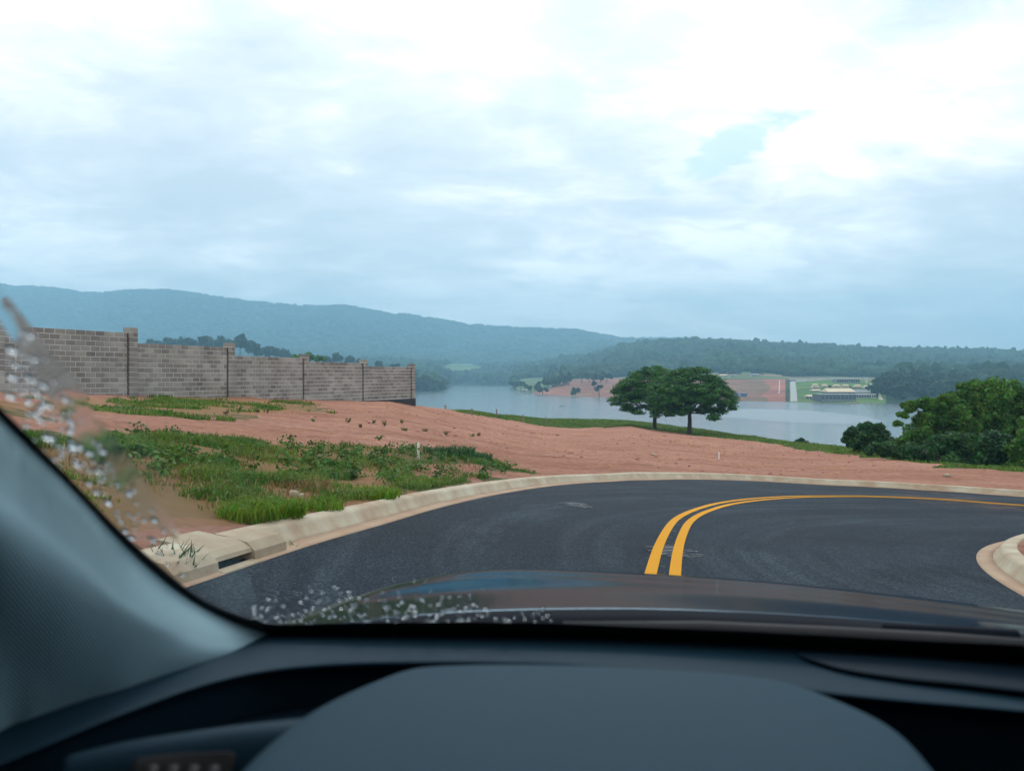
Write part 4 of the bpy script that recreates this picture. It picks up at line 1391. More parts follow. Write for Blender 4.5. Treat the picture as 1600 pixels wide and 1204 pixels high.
mb = MB(); mb.box(-31 * s, 31 * s, 0, .3, -1, 1.5); mb.build('panel', M['white_wall'], root)
mb = MB(); mb.box(-31 * s, 31 * s, -.1, .4, 1.51, 1.7); mb.build('coping', M['white_wall'], root)
building('gatehouse', 'dark little gatehouse at the top of the club road', 1234, 1243, 595.5, 1.6, 1.6, 5, M['dark_wall'], M['grey_roof'], bays=2)
building('pale_house', 'pale house under the dark trees behind the red field', 1127, 1136, 588.5, 2.2, 1.8, 8, M['white_wall'], M['cream'], bays=3, group='houses behind the red field', cat='house')
building('pale_house', 'whitish house right of the dark trees behind the red field', 1142, 1152, 588.5, 2.2, 1.6, 8, M['white_wall'], M['grey_roof'], bays=3, group='houses behind the red field', cat='house')
building('pale_house', 'house alone in the middle behind the red field', 1174, 1188, 588, 2.4, 2.0, 9, M['white_wall'], M['grey_roof'], bays=4, group='houses behind the red field', cat='house')
building('wood_house', 'white-roofed house showing above the far bank wood', 1431, 1443, 592, 1.5, 1.5, 8, M['white_wall'], M['white_wall'], bays=3, cat='house')
building('wood_house', 'small white house on the pasture beside the near stand', 1472, 1478, 600, 3.0, 1.0, 5, M['white_wall'], M['white_wall'], bays=2, cat='house')
building('white_hut', 'tiny white hut under the trees of the peninsula', 815, 820, 611.5, 2.4, 1.4, 4, M['white_wall'], M['white_wall'], bays=2, cat='hut')
building('white_hut', 'second white hut closer to the peninsula wood', 822, 826, 611.5, 2.2, 1.2, 4, M['white_wall'], M['white_wall'], bays=2, cat='hut')
for px0, px1, lb in ((1149, 1154, 'blue site cabin half behind the spreading tree'), (1159, 1167, 'blue site cabin on the edge of the red field')):
    building('site_cabin', lb, px0, px1, 619.5, 4.0, 1.2, 3, M['blue'], M['blue'], bays=2, flat=True, cat='cabin')
# straight pale drain down the cleared field, club road and path: sheets following the slope
def ribbon(name, pts, w, mat, label, n=30, lift=0.12):
    g = np.array([fhit(*p)[:2] for p in pts]); c = catmull(g, n)
    nr_, _ = normals2(c)
    rows = [np.stack([(c + nr_ * o_)[:, 0], (c + nr_ * o_)[:, 1], far_height((c + nr_ * o_)[:, 0], (c + nr_ * o_)[:, 1]) + lift], 1) for o_ in (-w / 2, w / 2)]
    return tag(mobj(name, np.stack(rows).reshape(-1, 3), grid_faces(2, n), mat), label, kind='structure')
M['greyroad'] = simple('grey_concrete_road', (0.28, 0.28, 0.27), 0.8, c2=(0.34, 0.33, 0.31), scale=0.2)
M['palepath'] = simple('pale_path', (0.50, 0.44, 0.36), 0.8, c2=(0.45, 0.4, 0.33), scale=0.2)
ribbon('road', [(1238.5, 595.5), (1239.3, 605), (1240, 615), (1240.5, 627)], 4.2, M['greyroad'], 'pale concrete road running down to the water beside the club')
ribbon('path', [(1361, 599), (1366, 606), (1372, 615), (1377, 624.5)], 2.2, M['palepath'], 'pale path down the side of the club lawn')
ribbon('drain', [(1218.5, 594), (1218, 603), (1217, 615)], 0.5, M['white_wall'], 'straight pale drain down the cleared red field')
# club jetty and boats
def boat(px, py, length, label, hullm, inner, beam=0.34, rot=0.0, z=LAKE):
    Y = z * F / -(py - CY); x = (px - CX) / F * Y
    root = empty('boat', (x, Y, z)); root.rotation_euler = (0, 0, rot); tag(root, label, 'boat')
    n = 9; l = length / 2; V = []; Fq = []
    for i in range(n):
        u = -1 + 2 * i / (n - 1); w = beam * l * (1 - abs(u) ** 2.4) + 0.02; sheer = 0.10 * l * (0.9 + 0.6 * u * u)
        V += [(u * l, -w, sheer), (u * l * .95, -w * .55, -0.08 * l), (u * l * .95, w * .55, -0.08 * l), (u * l, w, sheer), (u * l * .97, w * .86, sheer), (u * l * .92, 0, sheer * .35), (u * l * .97, -w * .86, sheer)]
    m = 7
    for i in range(n - 1):
        for j in range(m):
            Fq.append((i * m + j, (i + 1) * m + j, (i + 1) * m + (j + 1) % m, i * m + (j + 1) % m))
    mobj('hull', V, Fq, hullm, root)
    for u in (-0.35, 0.3):
        mb = MB(); mb.box(u * l - .12, u * l + .12, -beam * l * .8, beam * l * .8, .08 * l, .1 * l); mb.build('bench', inner, root)
    return root
boat(878, 634.0, 3.0, 'small dark boat alone on the open lake', M['tar'], M['wood'])
boat(1336, 633.0, 5.5, 'white motorboat moored at the club jetty', M['whitepaint'], M['white_wall'], 0.25, 0.3)
Yj = LAKE * F / -(631.0 - CY)
root = empty('jetty', ((1340 - CX) / F * Yj, Yj, LAKE)); tag(root, 'low dark jetty in front of the club boathouse', 'jetty')
mb = MB(); mb.box(-9, 9, -0.8, 1.2, 0.35, 0.6); mb.build('deck', M['grey_roof'], root)
for i in range(5):
    mb = MB(); mb.tube([(-8 + 4 * i, -.5, -2), (-8 + 4 * i, -.5, 0.9)], [.15, .15], 6); mb.build('pile', M['tar'], root)
for i, (px, py, lb) in enumerate([(1297, 605.5, 'round shrub between the huts and the long pavilion roof'), (1329, 606, 'round shrub right of the middle cream huts')]):
    h_ = fhit(px, py)
    blobtree('garden_shrub', lb, px, 0, float(h_[1]), [(px, py - 1.5, 3.5, .8)], 0.5, 60, M['leaf_far'], 300 + i, 0.1, 3, cat='shrub', hf=far_height, shell=.2)

# ------------------------------------------------------------------ grass and weeds
def blades(X, Y, H_, Wd, lean, rng, zf=ground_height, zarr=None):
    n = len(X)
    Z = zf(X, Y) if zarr is None else zarr
    a = rng.random(n) * 2 * np.pi; b = rng.random(n) * 2 * np.pi
    dx, dy = np.cos(a), np.sin(a)
    wx, wy = np.cos(b) * Wd, np.sin(b) * Wd
    l1, l2 = lean * 0.25, lean
    V = np.empty((n, 5, 3))
    V[:, 0] = np.stack([X - wx, Y - wy, Z - 0.02], 1); V[:, 1] = np.stack([X + wx, Y + wy, Z - 0.02], 1)
    mx, my = X + dx * l1 * H_, Y + dy * l1 * H_
    V[:, 2] = np.stack([mx + wx * .8, my + wy * .8, Z + H_ * .6], 1); V[:, 3] = np.stack([mx - wx * .8, my - wy * .8, Z + H_ * .6], 1)
    V[:, 4] = np.stack([X + dx * l2 * H_, Y + dy * l2 * H_, Z + H_ * np.clip(1.05 - l2 * .35, .4, 1)], 1)
    o = (np.arange(n) * 5)[:, None]
    Fc = np.concatenate([o + np.array([[0, 1, 2]]), o + np.array([[0, 2, 3]]), o + np.array([[3, 2, 4]])])
    return V.reshape(-1, 3), Fc.astype(np.int32)


rng = np.random.default_rng(77)
def sample(n, x0, x1, y0, y1):
    return rng.uniform(x0, x1, n), rng.uniform(y0, y1, n)
# verge grass, in tussocks
X, Y = sample(430000, -16, 4, 3.5, 22)
k_ = X / Y
ok = in_poly(X, Y, VERGE) & (k_ > -1.15); X, Y, k_ = X[ok], Y[ok], k_[ok]
m = cover_mask(X, Y) * (road_sd(X, Y) > 0.47)
clumpn = fbm(X * 1.5, Y * 1.5, 4, 13)
dens_ = m * sstep(0.44, 0.60, clumpn + 0.04 * (m > 0.5))
ok = (rng.random(len(X)) < dens_ * np.clip(9.0 / np.hypot(X, Y), 0.35, 1.0)) & (k_ > -1.15)
X, Y = X[ok], Y[ok]
hgt = rng.uniform(0.035, 0.12, len(X)) * (0.45 + 1.1 * sstep(0.42, 0.66, fbm(X * 1.5, Y * 1.5, 4, 13)))
V, Fc = blades(X, Y, hgt, rng.uniform(0.005, 0.011, len(X)), rng.uniform(0.3, 1.7, len(X)), rng)
tag(mobj('grass', V, Fc, M['grass']), 'ragged green grass covering the verge', kind='stuff')
print('verge blades', len(X))
# dry stalks mixed in
X, Y = sample(60000, -15, 4, 4, 20)
ok = in_poly(X, Y, VERGE); X, Y = X[ok], Y[ok]
m = (road_sd(X, Y) > 0.47)
ok = (rng.random(len(X)) < m * 0.45 * sstep(0.5, 0.62, fbm(X * .8, Y * .8, 3, 44))) & (X / Y > -1.15)
X, Y = X[ok], Y[ok]
V, Fc = blades(X, Y, rng.uniform(.05, .16, len(X)), rng.uniform(.005, .010, len(X)), rng.uniform(.4, 1.4, len(X)), rng)
tag(mobj('dry_grass', V, Fc, M['dry']), 'dry straw-coloured stalks among the verge grass', kind='stuff')
# low broad-leaved weeds in the upper verge
X, Y = sample(2600, -15, 0, 8.5, 21)
pxw, pyw = to_px(X, Y, base_height(X, Y))
m = in_poly(X, Y, VERGE) * sstep(785, 730, pyw) * sstep(0.46, 0.62, fbm(X * .9, Y * .9, 3, 91)) * .8
ok = (rng.random(len(X)) < m) & (X / Y > -1.1)
X, Y = X[ok], Y[ok]; Z = ground_height(X, Y)
s_ = rng.uniform(0.06, 0.17, len(X))
V, Fc = leaves(np.stack([X, Y, Z + s_ * .7], 1), np.stack([s_ * 1.1, s_ * 1.1, s_ * .9], 1), 30, 0.034, rng, up=.7, shell=.2)
tag(mobj('weeds', V, Fc, M['weed']), 'dark leafy weeds massed along the top of the verge', kind='stuff')
# grass in front of the wall
X, Y = sample(160000, -26, -6, 18, 44)
wx = (fbm(X * .5, Y * .5, 3, 71) - .5) * 6; wy = (fbm(X * .5, Y * .5, 3, 72) - .5) * 8
m = in_poly(X + wx, Y + wy, UPPER) * sstep(.47, .62, fbm(X * .6, Y * .6, 4, 66))
ok = rng.random(len(X)) < m * .7
X, Y = X[ok], Y[ok]
V, Fc = blades(X, Y, rng.uniform(.05, .18, len(X)), rng.uniform(.012, .022, len(X)), rng.uniform(.4, 1.6, len(X)), rng)
tag(mobj('grass', V, Fc, M['grass']), 'patchy grass along the foot of the block wall', kind='stuff')
# lake bank grass beyond the dirt
X, Y = sample(150000, -8, 40, 28, 130)
px = CX + F * X / Y
Yd_ = np.interp(px, T[:, 0], T[:, 1]); Yg_ = np.interp(px, T[:, 0], T[:, 3])
m = (px > 712) & (px < 1700) & (Y > Yd_ + (fbm(X * .3, Y * .3, 3, 5) - .5) * 9) & (Y < Yg_ + 14)
ok = m & (rng.random(len(X)) < 0.85)
X, Y = X[ok], Y[ok]
V, Fc = blades(X, Y, rng.uniform(.05, .20, len(X)) * (0.3 + 1.4 * fbm(X * .35, Y * .35, 3, 2)), rng.uniform(.03, .06, len(X)), rng.uniform(.3, 1.3, len(X)), rng)
tag(mobj('grass', V, Fc, M['grass']), 'green grass strip on the lake bank behind the dirt', kind='stuff')


def clump(name, label, px, py, r, h, n, w, mat, seed, lean=(.3, 1.1), cat='grass', group=None, dz=0.0):
    rng = np.random.default_rng(seed)
    c = hit(px, py); z = float(ground_height(c[0], c[1])) + dz
    a = rng.random(n) * 6.28; q = r * np.sqrt(rng.random(n))
    X, Y = np.cos(a) * q, np.sin(a) * q
    V, Fc = blades(X, Y, h * rng.uniform(.5, 1.1, n), w * rng.uniform(.7, 1.3, n), rng.uniform(lean[0], lean[1], n), rng, zarr=np.zeros(n))
    o = mobj(name, V, Fc, mat)
    o.location = (c[0], c[1], z)
    return tag(o, label, cat, group)


clump('grass_clump', 'lush bright grass tussock on the kerb above the drain inlet', 392, 833, 0.27, .17, 420, .008, M['grass_bright'], 1, dz=.02)
clump('grass_clump', 'bright grass tussock on the kerb right of the drain inlet', 437, 828, 0.23, .15, 380, .008, M['grass_bright'], 2, dz=.02)
clump('grass_clump', 'bright grass clump halfway along the near kerb', 492, 812, .30, .12, 380, .008, M['grass_bright'], 3)
clump('grass_clump', 'broad bright grass clump above the kerb before the bend', 575, 790, .38, .13, 420, .009, M['grass_bright'], 4)
clump('grass_clump', 'yellowing grass clump in the middle of the verge', 470, 776, .36, .12, 330, .009, M['dry'], 5)
clump('grass_clump', 'tall dark grass clump beside the white stake', 702, 723, .55, .27, 420, .014, M['grass_bluish'], 6)
clump('grass_clump', 'dark grass clump right of the white stake', 735, 725, .5, .2, 300, .014, M['grass_bluish'], 7)
clump('grass_clump', 'big blue-green grass plant by the windscreen pillar', 266, 896, .16, .30, 120, .010, M['grass_bluish'], 8, lean=(.2, .9))
clump('kerb_weed', 'small weed growing on the kerb at the drain end', 420, 858, .05, .14, 26, .009, M['weed'], 9, cat='weed', dz=.02)
clump('kerb_weed', 'sprig of weed on the kerb face past the drain', 455, 852, .05, .12, 22, .009, M['weed'], 10, cat='weed')
clump('grass_clump', 'green grass clump on the verge where it narrows', 640, 768, .4, .12, 300, .010, M['grass_bright'], 11)

# separate weeds sprouting on the bare lot
for i, (px, py) in enumerate([(490, 664), (543, 665), (582, 665), (626, 662), (564, 674), (601, 671), (631, 677), (665, 677), (697, 684), (592, 690), (455, 694), (746, 683), (738, 684), (871, 682), (355, 655), (372, 652), (402, 650), (418, 652)]):
    rng_ = np.random.default_rng(400 + i)
    c = hit(px, py); z = float(ground_height(c[0], c[1]))
    root = empty('lot_weed', (c[0], c[1], z))
    tag(root, 'small straggly weed sprouting from the bare red dirt lot', 'weed', 'weeds dotted over the bare lot')
    h = rng_.uniform(.07, .18) * (1.5 if i in (14, 15, 16) else 0.85)
    mb = MB(); C = []
    for j in range(4):
        e = Vector((rng_.uniform(-.10, .10), rng_.uniform(-.08, .08), h * rng_.uniform(.6, 1)))
        mb.tube([(0, 0, -.03), e * .5 + Vector((0, 0, .03)), e], [.008, .006, .003], 4, cap=False); C.append(e[:]); C.append((e * .6)[:])
    mb.build('stem', M['drygreen'], root)
    V, Fc = leaves(np.array(C), np.full((8, 3), .05), 6, .028, rng_, up=.5, shell=.1)
    mobj('foliage', V, Fc, M['drygreen' if i % 3 else 'weed'], root)

# loose clods of earth over the lot
rng = np.random.default_rng(91)
X, Y = sample(9000, -22, 30, 8, 62)
px = CX + F * X / Y
ok = (px > 300) & (px < 1750) & (road_sd(X, Y) > 0.5) & (cover_mask(X, Y) < 0.3) & (rng.random(len(X)) < sstep(.42, .62, fbm(X * .35, Y * .35, 3, 47)) + .06)
X, Y = X[ok][:1500], Y[ok][:1500]; n = len(X)
s_ = 0.010 + 0.035 * rng.random(n) ** 3 + 0.0002 * Y
Vd = np.repeat(DV[None], n, 0) * (1 + (rng.random((n, len(DV), 1)) - .5) * .8) * s_[:, None, None] * np.array([1.3, 1.1, .7])
Vd = Vd + np.stack([X, Y, ground_height(X, Y) + s_ * .15], 1)[:, None]
tag(mobj('clods', Vd.reshape(-1, 3), (DF[None] + (np.arange(n) * len(DV))[:, None, None]).reshape(-1, 3).astype(np.int32), M['clod']), 'loose clods of red earth strewn over the lot', kind='stuff')
# stones on the verge and lot
for i, (px, py, s) in enumerate([(458, 791, .05), (470, 793, .035), (420, 797, .03), (360, 800, .04), (1480, 752, .09), (1175, 702, .1), (1020, 712, .07)]):
    c = hit(px, py); z = float(ground_height(c[0], c[1]))
    rg = np.random.default_rng(500 + i)
    V = DV * (1 + (rg.random((len(DV), 1)) - .5) * .5) * s * np.array([1.3, 1, .7])
    o = mobj('stone', V, DF.astype(np.int32), M['kerb2']); o.location = (c[0], c[1], z + s * .3)
    tag(o, ['pale stone above the near kerb', 'smaller stone next to the pale verge stone', 'little stone on the bare pink patch', 'stone at the pillar end of the bare pink patch', 'clod on the lot below the tree stand', 'clod on the lot below the nearer spreading tree', 'clod in the middle of the red lot'][i], 'stone')

# ------------------------------------------------------------------ the car round the camera
def plastic(name, c, rough, bump=0.0, bscale=900, spec=0.5, weave=False):
    m, t, b, o = new_mat(name)
    pos = world_pos(t)
    b.inputs['Base Color'].default_value = tuple(c) + (1,)
    b.inputs['Roughness'].default_value = rough
    b.inputs['Specular IOR Level'].default_value = spec
    bn = t.nodes.new('ShaderNodeBump'); bn.inputs['Distance'].default_value = bump
    if weave:
        w = t.nodes.new('ShaderNodeTexWave'); w.inputs['Scale'].default_value = 170; w.inputs['Distortion'].default_value = 0.4
        w.bands_direction = 'DIAGONAL'
        t.links.new(pos, w.inputs['Vector']); t.links.new(w.outputs['Fac'], bn.inputs['Height'])
    else:
        t.links.new(noise_n(t, pos, bscale, 2), bn.inputs['Height'])
    if bump: t.links.new(bn.outputs[0], b.inputs['Normal'])
    return m
M['dash'] = plastic('dash_plastic', (0.009, 0.028, 0.044), 0.6, 0.0006, 700, spec=0.1)
M['dash_dark'] = plastic('dark_dash_plastic', (0.005, 0.014, 0.024), 0.6, 0.0006, 700, spec=0.1)
M['binnacle'] = plastic('binnacle_plastic', (0.011, 0.036, 0.055), 0.62, 0.0006, 700, spec=0.1)
M['pillar'] = plastic('pillar_fabric', (0.24, 0.36, 0.40), 0.9, 0.0003, spec=0.1, weave=True)
M['frit'] = plastic('black_frit', (0.004, 0.004, 0.005), 0.5)
M['cowl'] = plastic('cowl_plastic', (0.004, 0.006, 0.011), 0.7, spec=0.05)
M['rubber'] = plastic('rubber', (0.008, 0.008, 0.009), 0.7)
M['liner'] = plastic('headliner', (0.05, 0.05, 0.055), 0.9)


def paint_mat():
    m, t, b, o = new_mat('grey_car_paint')
    t.nodes.remove(b)
    df = t.nodes.new('ShaderNodeBsdfDiffuse'); df.inputs['Color'].default_value = (0.006, 0.012, 0.020, 1)
    gl = t.nodes.new('ShaderNodeBsdfGlossy'); gl.inputs['Color'].default_value = (0.62, 0.80, 0.95, 1); gl.inputs['Roughness'].default_value = 0.09
    lw = t.nodes.new('ShaderNodeLayerWeight'); lw.inputs['Blend'].default_value = 0.5
    f = mathn(t, 'ADD', mathn(t, 'MULTIPLY', mathn(t, 'POWER', lw.outputs['Facing'], 3.0), 0.50), 0.05)
    mx = t.nodes.new('ShaderNodeMixShader')
    t.links.new(f, mx.inputs[0]); t.links.new(df.outputs[0], mx.inputs[1]); t.links.new(gl.outputs[0], mx.inputs[2])
    t.links.new(mx.outputs[0], o.inputs[0])
    return m
M['paint'] = paint_mat()


def glass_mat():
    m, t, b, o = new_mat('tinted_windscreen')
    t.nodes.remove(b)
    tr = t.nodes.new('ShaderNodeBsdfTransparent'); tr.inputs['Color'].default_value = (0.88, 0.945, 0.985, 1)
    gl = t.nodes.new('ShaderNodeBsdfGlossy'); gl.inputs['Roughness'].default_value = 0.02
    gl.inputs['Color'].default_value = (0.9, 1.0, 1.0, 1)
    lw = t.nodes.new('ShaderNodeLayerWeight'); lw.inputs['Blend'].default_value = 0.5
    f = mathn(t, 'ADD', mathn(t, 'MULTIPLY', mathn(t, 'POWER', lw.outputs['Facing'], 5.0), 0.45), 0.03)
    mx = t.nodes.new('ShaderNodeMixShader')
    t.links.new(f, mx.inputs[0]); t.links.new(tr.outputs[0], mx.inputs[1]); t.links.new(gl.outputs[0], mx.inputs[2])
    t.links.new(mx.outputs[0], o.inputs[0])
    return m
M['glass'] = glass_mat()


def drop_mat(name, rough, tint=(1, 1, 1), bump=0.0):
    m, t, b, o = new_mat(name)
    t.nodes.remove(b)
    rf = t.nodes.new('ShaderNodeBsdfRefraction'); rf.inputs['IOR'].default_value = 1.33; rf.inputs['Roughness'].default_value = rough
    rf.inputs['Color'].default_value = tuple(tint) + (1,)
    gl = t.nodes.new('ShaderNodeBsdfGlossy'); gl.inputs['Roughness'].default_value = 0.05
    mx = t.nodes.new('ShaderNodeMixShader'); mx.inputs[0].default_value = 0.06
    t.links.new(rf.outputs[0], mx.inputs[1]); t.links.new(gl.outputs[0], mx.inputs[2]); t.links.new(mx.outputs[0], o.inputs[0])
    return m
M['drop'] = drop_mat('rain_water', 0.05)
M['film'] = drop_mat('water_film', 0.06)
next(n_ for n_ in M['film'].node_tree.nodes if n_.type == 'BSDF_REFRACTION').inputs['IOR'].default_value = 1.16

car = empty('car', (0.3, -0.4, -1.3))
tag(car, 'dark grey car seen from inside with rain on its windscreen', 'car')
CO = np.array(car.location)


def cpart(name, V, Fc, mat, parent=None, smooth=True, solid=0.0, sub=0):
    V = np.asarray([tuple(v) for v in V], float) - CO
    o = mobj(name, V, Fc, mat, parent or car, smooth)
    if solid:
        md = o.modifiers.new('thickness', 'SOLIDIFY'); md.thickness = solid; md.offset = -1
    return o


TANR = 0.70
def yb(X): return 0.901 - 0.069 * X - 0.168 * X * X
def gz(X, Y): return -0.305 + TANR * (yb(X) - Y)
def gY(px, py):
    """distance of the windscreen along a pixel's ray"""
    k = (px - CX) / F; m_ = -(py - CY) / F
    a, b = 0.05, 1.6
    for _ in range(50):
        c = (a + b) / 2
        if m_ * c > gz(k * c, c): b = c
        else: a = c
    return (a + b) / 2
def G(px, py, d=0.0):
    Y = gY(px, py)
    return P(px, py, Y - d)


# windscreen glass
xs_ = np.linspace(-0.40, 1.10, 40); ss_ = np.linspace(-0.02, 0.80, 24)
V = []
for s in ss_:
    for x in xs_:
        Y = yb(x) - s
        V.append((x, Y, gz(x, Y)))
screen = cpart('windscreen', V, grid_faces(len(ss_), len(xs_))[:, ::-1].copy(), M['glass'])
# black frit bands along the lower and pillar edges
def strip(name, A_, B_, mat, parent, d, n=60):
    a = catmull([tuple(G(*p, d)) for p in A_], n); b = catmull([tuple(G(*p, d)) for p in B_], n)
    return cpart(name, np.stack([a, b]).reshape(-1, 3), grid_faces(2, n), mat, parent)
sp_ = screen
strip('lower_frit', [(395, 964), (430, 975), (560, 972), (700, 971), (850, 973), (1000, 979), (1150, 985), (1300, 993), (1450, 1001), (1600, 1008), (1780, 1020)],
      [(395, 1000), (430, 1004), (560, 1006), (700, 1006), (850, 1006), (1000, 1010), (1150, 1016), (1300, 1026), (1450, 1036), (1600, 1046), (1780, 1062)], M['frit'], sp_, 0.004)
strip('side_frit', [(-160, 485), (-60, 578), (0, 635), (100, 737), (200, 840), (300, 925), (345, 950), (385, 965), (432, 977)],
      [(-160, 530), (-60, 625), (0, 685), (100, 780), (200, 880), (300, 950), (345, 975), (385, 990), (432, 1005)], M['frit'], sp_, 0.004)

# A-pillar trim
A0 = [(-200, 470), (-100, 562), (0, 664), (100, 760), (200, 863), (280, 929), (345, 965), (418, 993)]
A1 = [(-200, 600), (-100, 690), (0, 772), (100, 850), (190, 930), (265, 975), (330, 1000), (407, 1004)]
A2 = [(-200, 690), (-100, 765), (0, 838), (80, 900), (160, 962), (235, 1005), (300, 1028), (372, 1024)]
A3 = [(-200, 930), (-100, 985), (0, 1030), (60, 1056), (130, 1082), (190, 1090), (240, 1085), (300, 1068)]
A4 = [(-200, 1260), (-100, 1235), (0, 1200), (50, 1178), (105, 1153), (155, 1131), (205, 1109), (262, 1085)]
YA = [None,
      [.33, .40, .47, .55, .64, .72, .79, .885],
      [.315, .38, .445, .52, .61, .69, .75, .83],
      [.38, .46, .54, .59, .65, .69, .73, .77],
      [.45, .53, .63, .65, .68, .70, .72, .735]]
rows = [[G(px, py, 0.008) for px, py in A0]]
for r_, ys_ in zip((A1, A2, A3, A4), YA[1:]):
    rows.append([P(px, py, y) for (px, py), y in zip(r_, ys_)])
V, Fc = loft(rows, 60, 40)
cpart('pillar_trim', V, Fc, M['pillar'], solid=0.004)
# pillar on the passenger side, header and roof
Vr = []
def XR(s): return 1.06 - 0.05 * s
mb = MB()
for sx_, w in ((1.04, 0.09),):
    pts = []
    for s in np.linspace(-0.02, 0.84, 6):
        Y = yb(1.04) - s
        pts.append((1.04 - 0.06 * s, Y - 0.02, gz(1.04, Y) - 0.02))
    mb.tube(pts, [0.05] * 6, 8)
cpart('pillar_trim', mb.v, mb.f, M['pillar'])
V = []
for s in np.linspace(0.76, 0.86, 4):
    for x in xs_: V.append((x, yb(x) - s, gz(x, yb(x) - s) - 0.012))
for yy in (-0.3, -0.8, -1.5):
    for x in xs_: V.append((x, yy, 0.315 - 0.10 * ((x - 0.35) / 0.75) ** 2))
cpart('roof', V, grid_faces(7, len(xs_))[:, ::-1].copy(), M['liner'], solid=0.02)
mb = MB()
mb.box(-0.56, -0.50, -1.5, 0.55, -1.05, -0.22); mb.box(1.20, 1.26, -1.5, 0.55, -1.05, -0.22); mb.box(-0.56, 1.26, -1.5, 0.9, -1.12, -1.06); mb.box(-0.5, 1.2, -1.56, -1.5, -1.05, 0.30); mb.box(-0.56, 1.26, 0.94, 0.99, -1.05, -0.36); mb.box(-0.56, -0.50, 0.55, 0.94, -1.05, -0.36); mb.box(1.20, 1.26, 0.55, 0.94, -1.05, -0.36)
cpart('cabin', mb.v, mb.f, M['dash_dark'], smooth=False)

M['sideglass'] = new_mat('light_cutting_side_glass')[0]  # unseen side panes, added with a dark tint to dim the cabin
_t = M['sideglass'].node_tree; _t.nodes.remove(_t.nodes['Principled BSDF'])
_a = _t.nodes.new('ShaderNodeBsdfTransparent'); _a.inputs['Color'].default_value = (0.10, 0.11, 0.12, 1)
_t.links.new(_a.outputs[0], _t.nodes['Material Output'].inputs[0])
for xa, xb in ((-0.53, -0.41), (1.235, 1.09)):
    cpart('light_cutting_side_window', [(xa, 0.93, -0.37), (xa, 0.5, -0.37), (xa, -1.5, -0.22), (xb, -1.5, 0.28), (xb, 0.02, 0.28), (xa, 0.9, -0.30)], [(0, 1, 2, 3, 4, 5)], M['sideglass'], smooth=False)

# dashboard
D0 = [(-160, 1190, .55), (-60, 1140, .60), (40, 1088, .66), (150, 1043, .74), (280, 1003, .84), (420, 981, .93), (600, 981, .935), (850, 982, .925), (1100, 988, .905), (1350, 1002, .87), (1600, 1022, .835), (1800, 1042, .81)]
D1 = [(-160, 1255, .47), (-60, 1210, .51), (60, 1160, .56), (180, 1111, .62), (320, 1062, .70), (440, 1038, .765), (600, 1029, .79), (850, 1031, .79), (1100, 1051, .76), (1320, 1078, .725), (1600, 1103, .70), (1800, 1123, .68)]
def P3(r): return [P(*q) for q in r]
D2 = [(x, y + 13, d - 0.003) for x, y, d in D1]
D3 = [(x, y + 20, d + 0.012) for x, y, d in D1]
D4 = [(x, y + 150, d + 0.05) for x, y, d in D1]
Dm = [((a[0] + b[0]) / 2, (a[1] + b[1]) / 2 - 2, (a[2] + b[2]) / 2) for a, b in zip(D0, D1)]
V, Fc = loft([P3(D0), P3(Dm), P3(D1), P3(D2), P3(D3), P3(D4)], 90, 50)
dash = cpart('dashboard', V, Fc, M['dash'])
# inset speaker panel
top = [(1248, 1022), (1300, 1023), (1400, 1028), (1500, 1033), (1600, 1039), (1800, 1052)]
bot = [(1258, 1029), (1320, 1048), (1410, 1062), (1500, 1071), (1600, 1082), (1800, 1104)]
def onz(p, z): return P(p[0], p[1], -z * F / (p[1] - CY))
V, Fc = loft([[onz(p, -0.2955) for p in top], [onz(((a[0] + b[0]) / 2, (a[1] + b[1]) / 2), -0.2952) for a, b in zip(top, bot)], [onz(p, -0.2945) for p in bot]], 40, 8)
cpart('speaker_panel', V, Fc, M['dash_dark'], dash, solid=0.002)
# recessed shelf and air vent left of the wheel
V, Fc = loft([[P(60, 1175, .70), P(230, 1118, .80), (P(400, 1072, .90)), P(620, 1045, .95), P(780, 1040, .96)],
              [P(100, 1185, .64), P(260, 1150, .70), P(420, 1118, .76), P(600, 1100, .80), P(760, 1090, .82)],
              [P(120, 1215, .60), P(280, 1180, .63), P(470, 1150, .66), P(620, 1150, .68), P(760, 1150, .70)]], 40, 20)
cpart('shelf', V, Fc, M['dash_dark'], dash)
V, Fc = loft([[P(110, 1186, .565), P(210, 1164, .575), P(330, 1146, .585), P(430, 1134, .59), P(520, 1126, .595)],
              [P(100, 1200, .545), P(205, 1178, .555), P(330, 1160, .565), P(435, 1150, .57), P(525, 1145, .575)],
              [P(90, 1250, .535), P(200, 1235, .545), P(330, 1225, .555), P(440, 1220, .56), P(530, 1215, .565)]], 40, 16)
vp = cpart('vent_panel', V, Fc, M['dash'], dash, solid=0.004)
V, Fc = loft([[P(212, 1186, .542), P(280, 1177, .548), P(350, 1173, .552), P(368, 1177, .553)],
              [P(205, 1200, .538), P(280, 1195, .544), P(352, 1192, .549), P(366, 1194, .55)],
              [P(200, 1235, .532), P(280, 1230, .538), P(345, 1225, .543), P(355, 1225, .544)]], 20, 10)
av = cpart('air_vent', V, Fc, M['rubber'], dash, solid=0.003)
for j in range(4):
    mb = MB(); x = 240 + 32 * j
    mb.tube([P(x, 1196, .536), P(x - 8, 1230, .526)], [.004, .004], 6)
    cpart('vent_blade', mb.v, mb.f, M['rubber'], av)
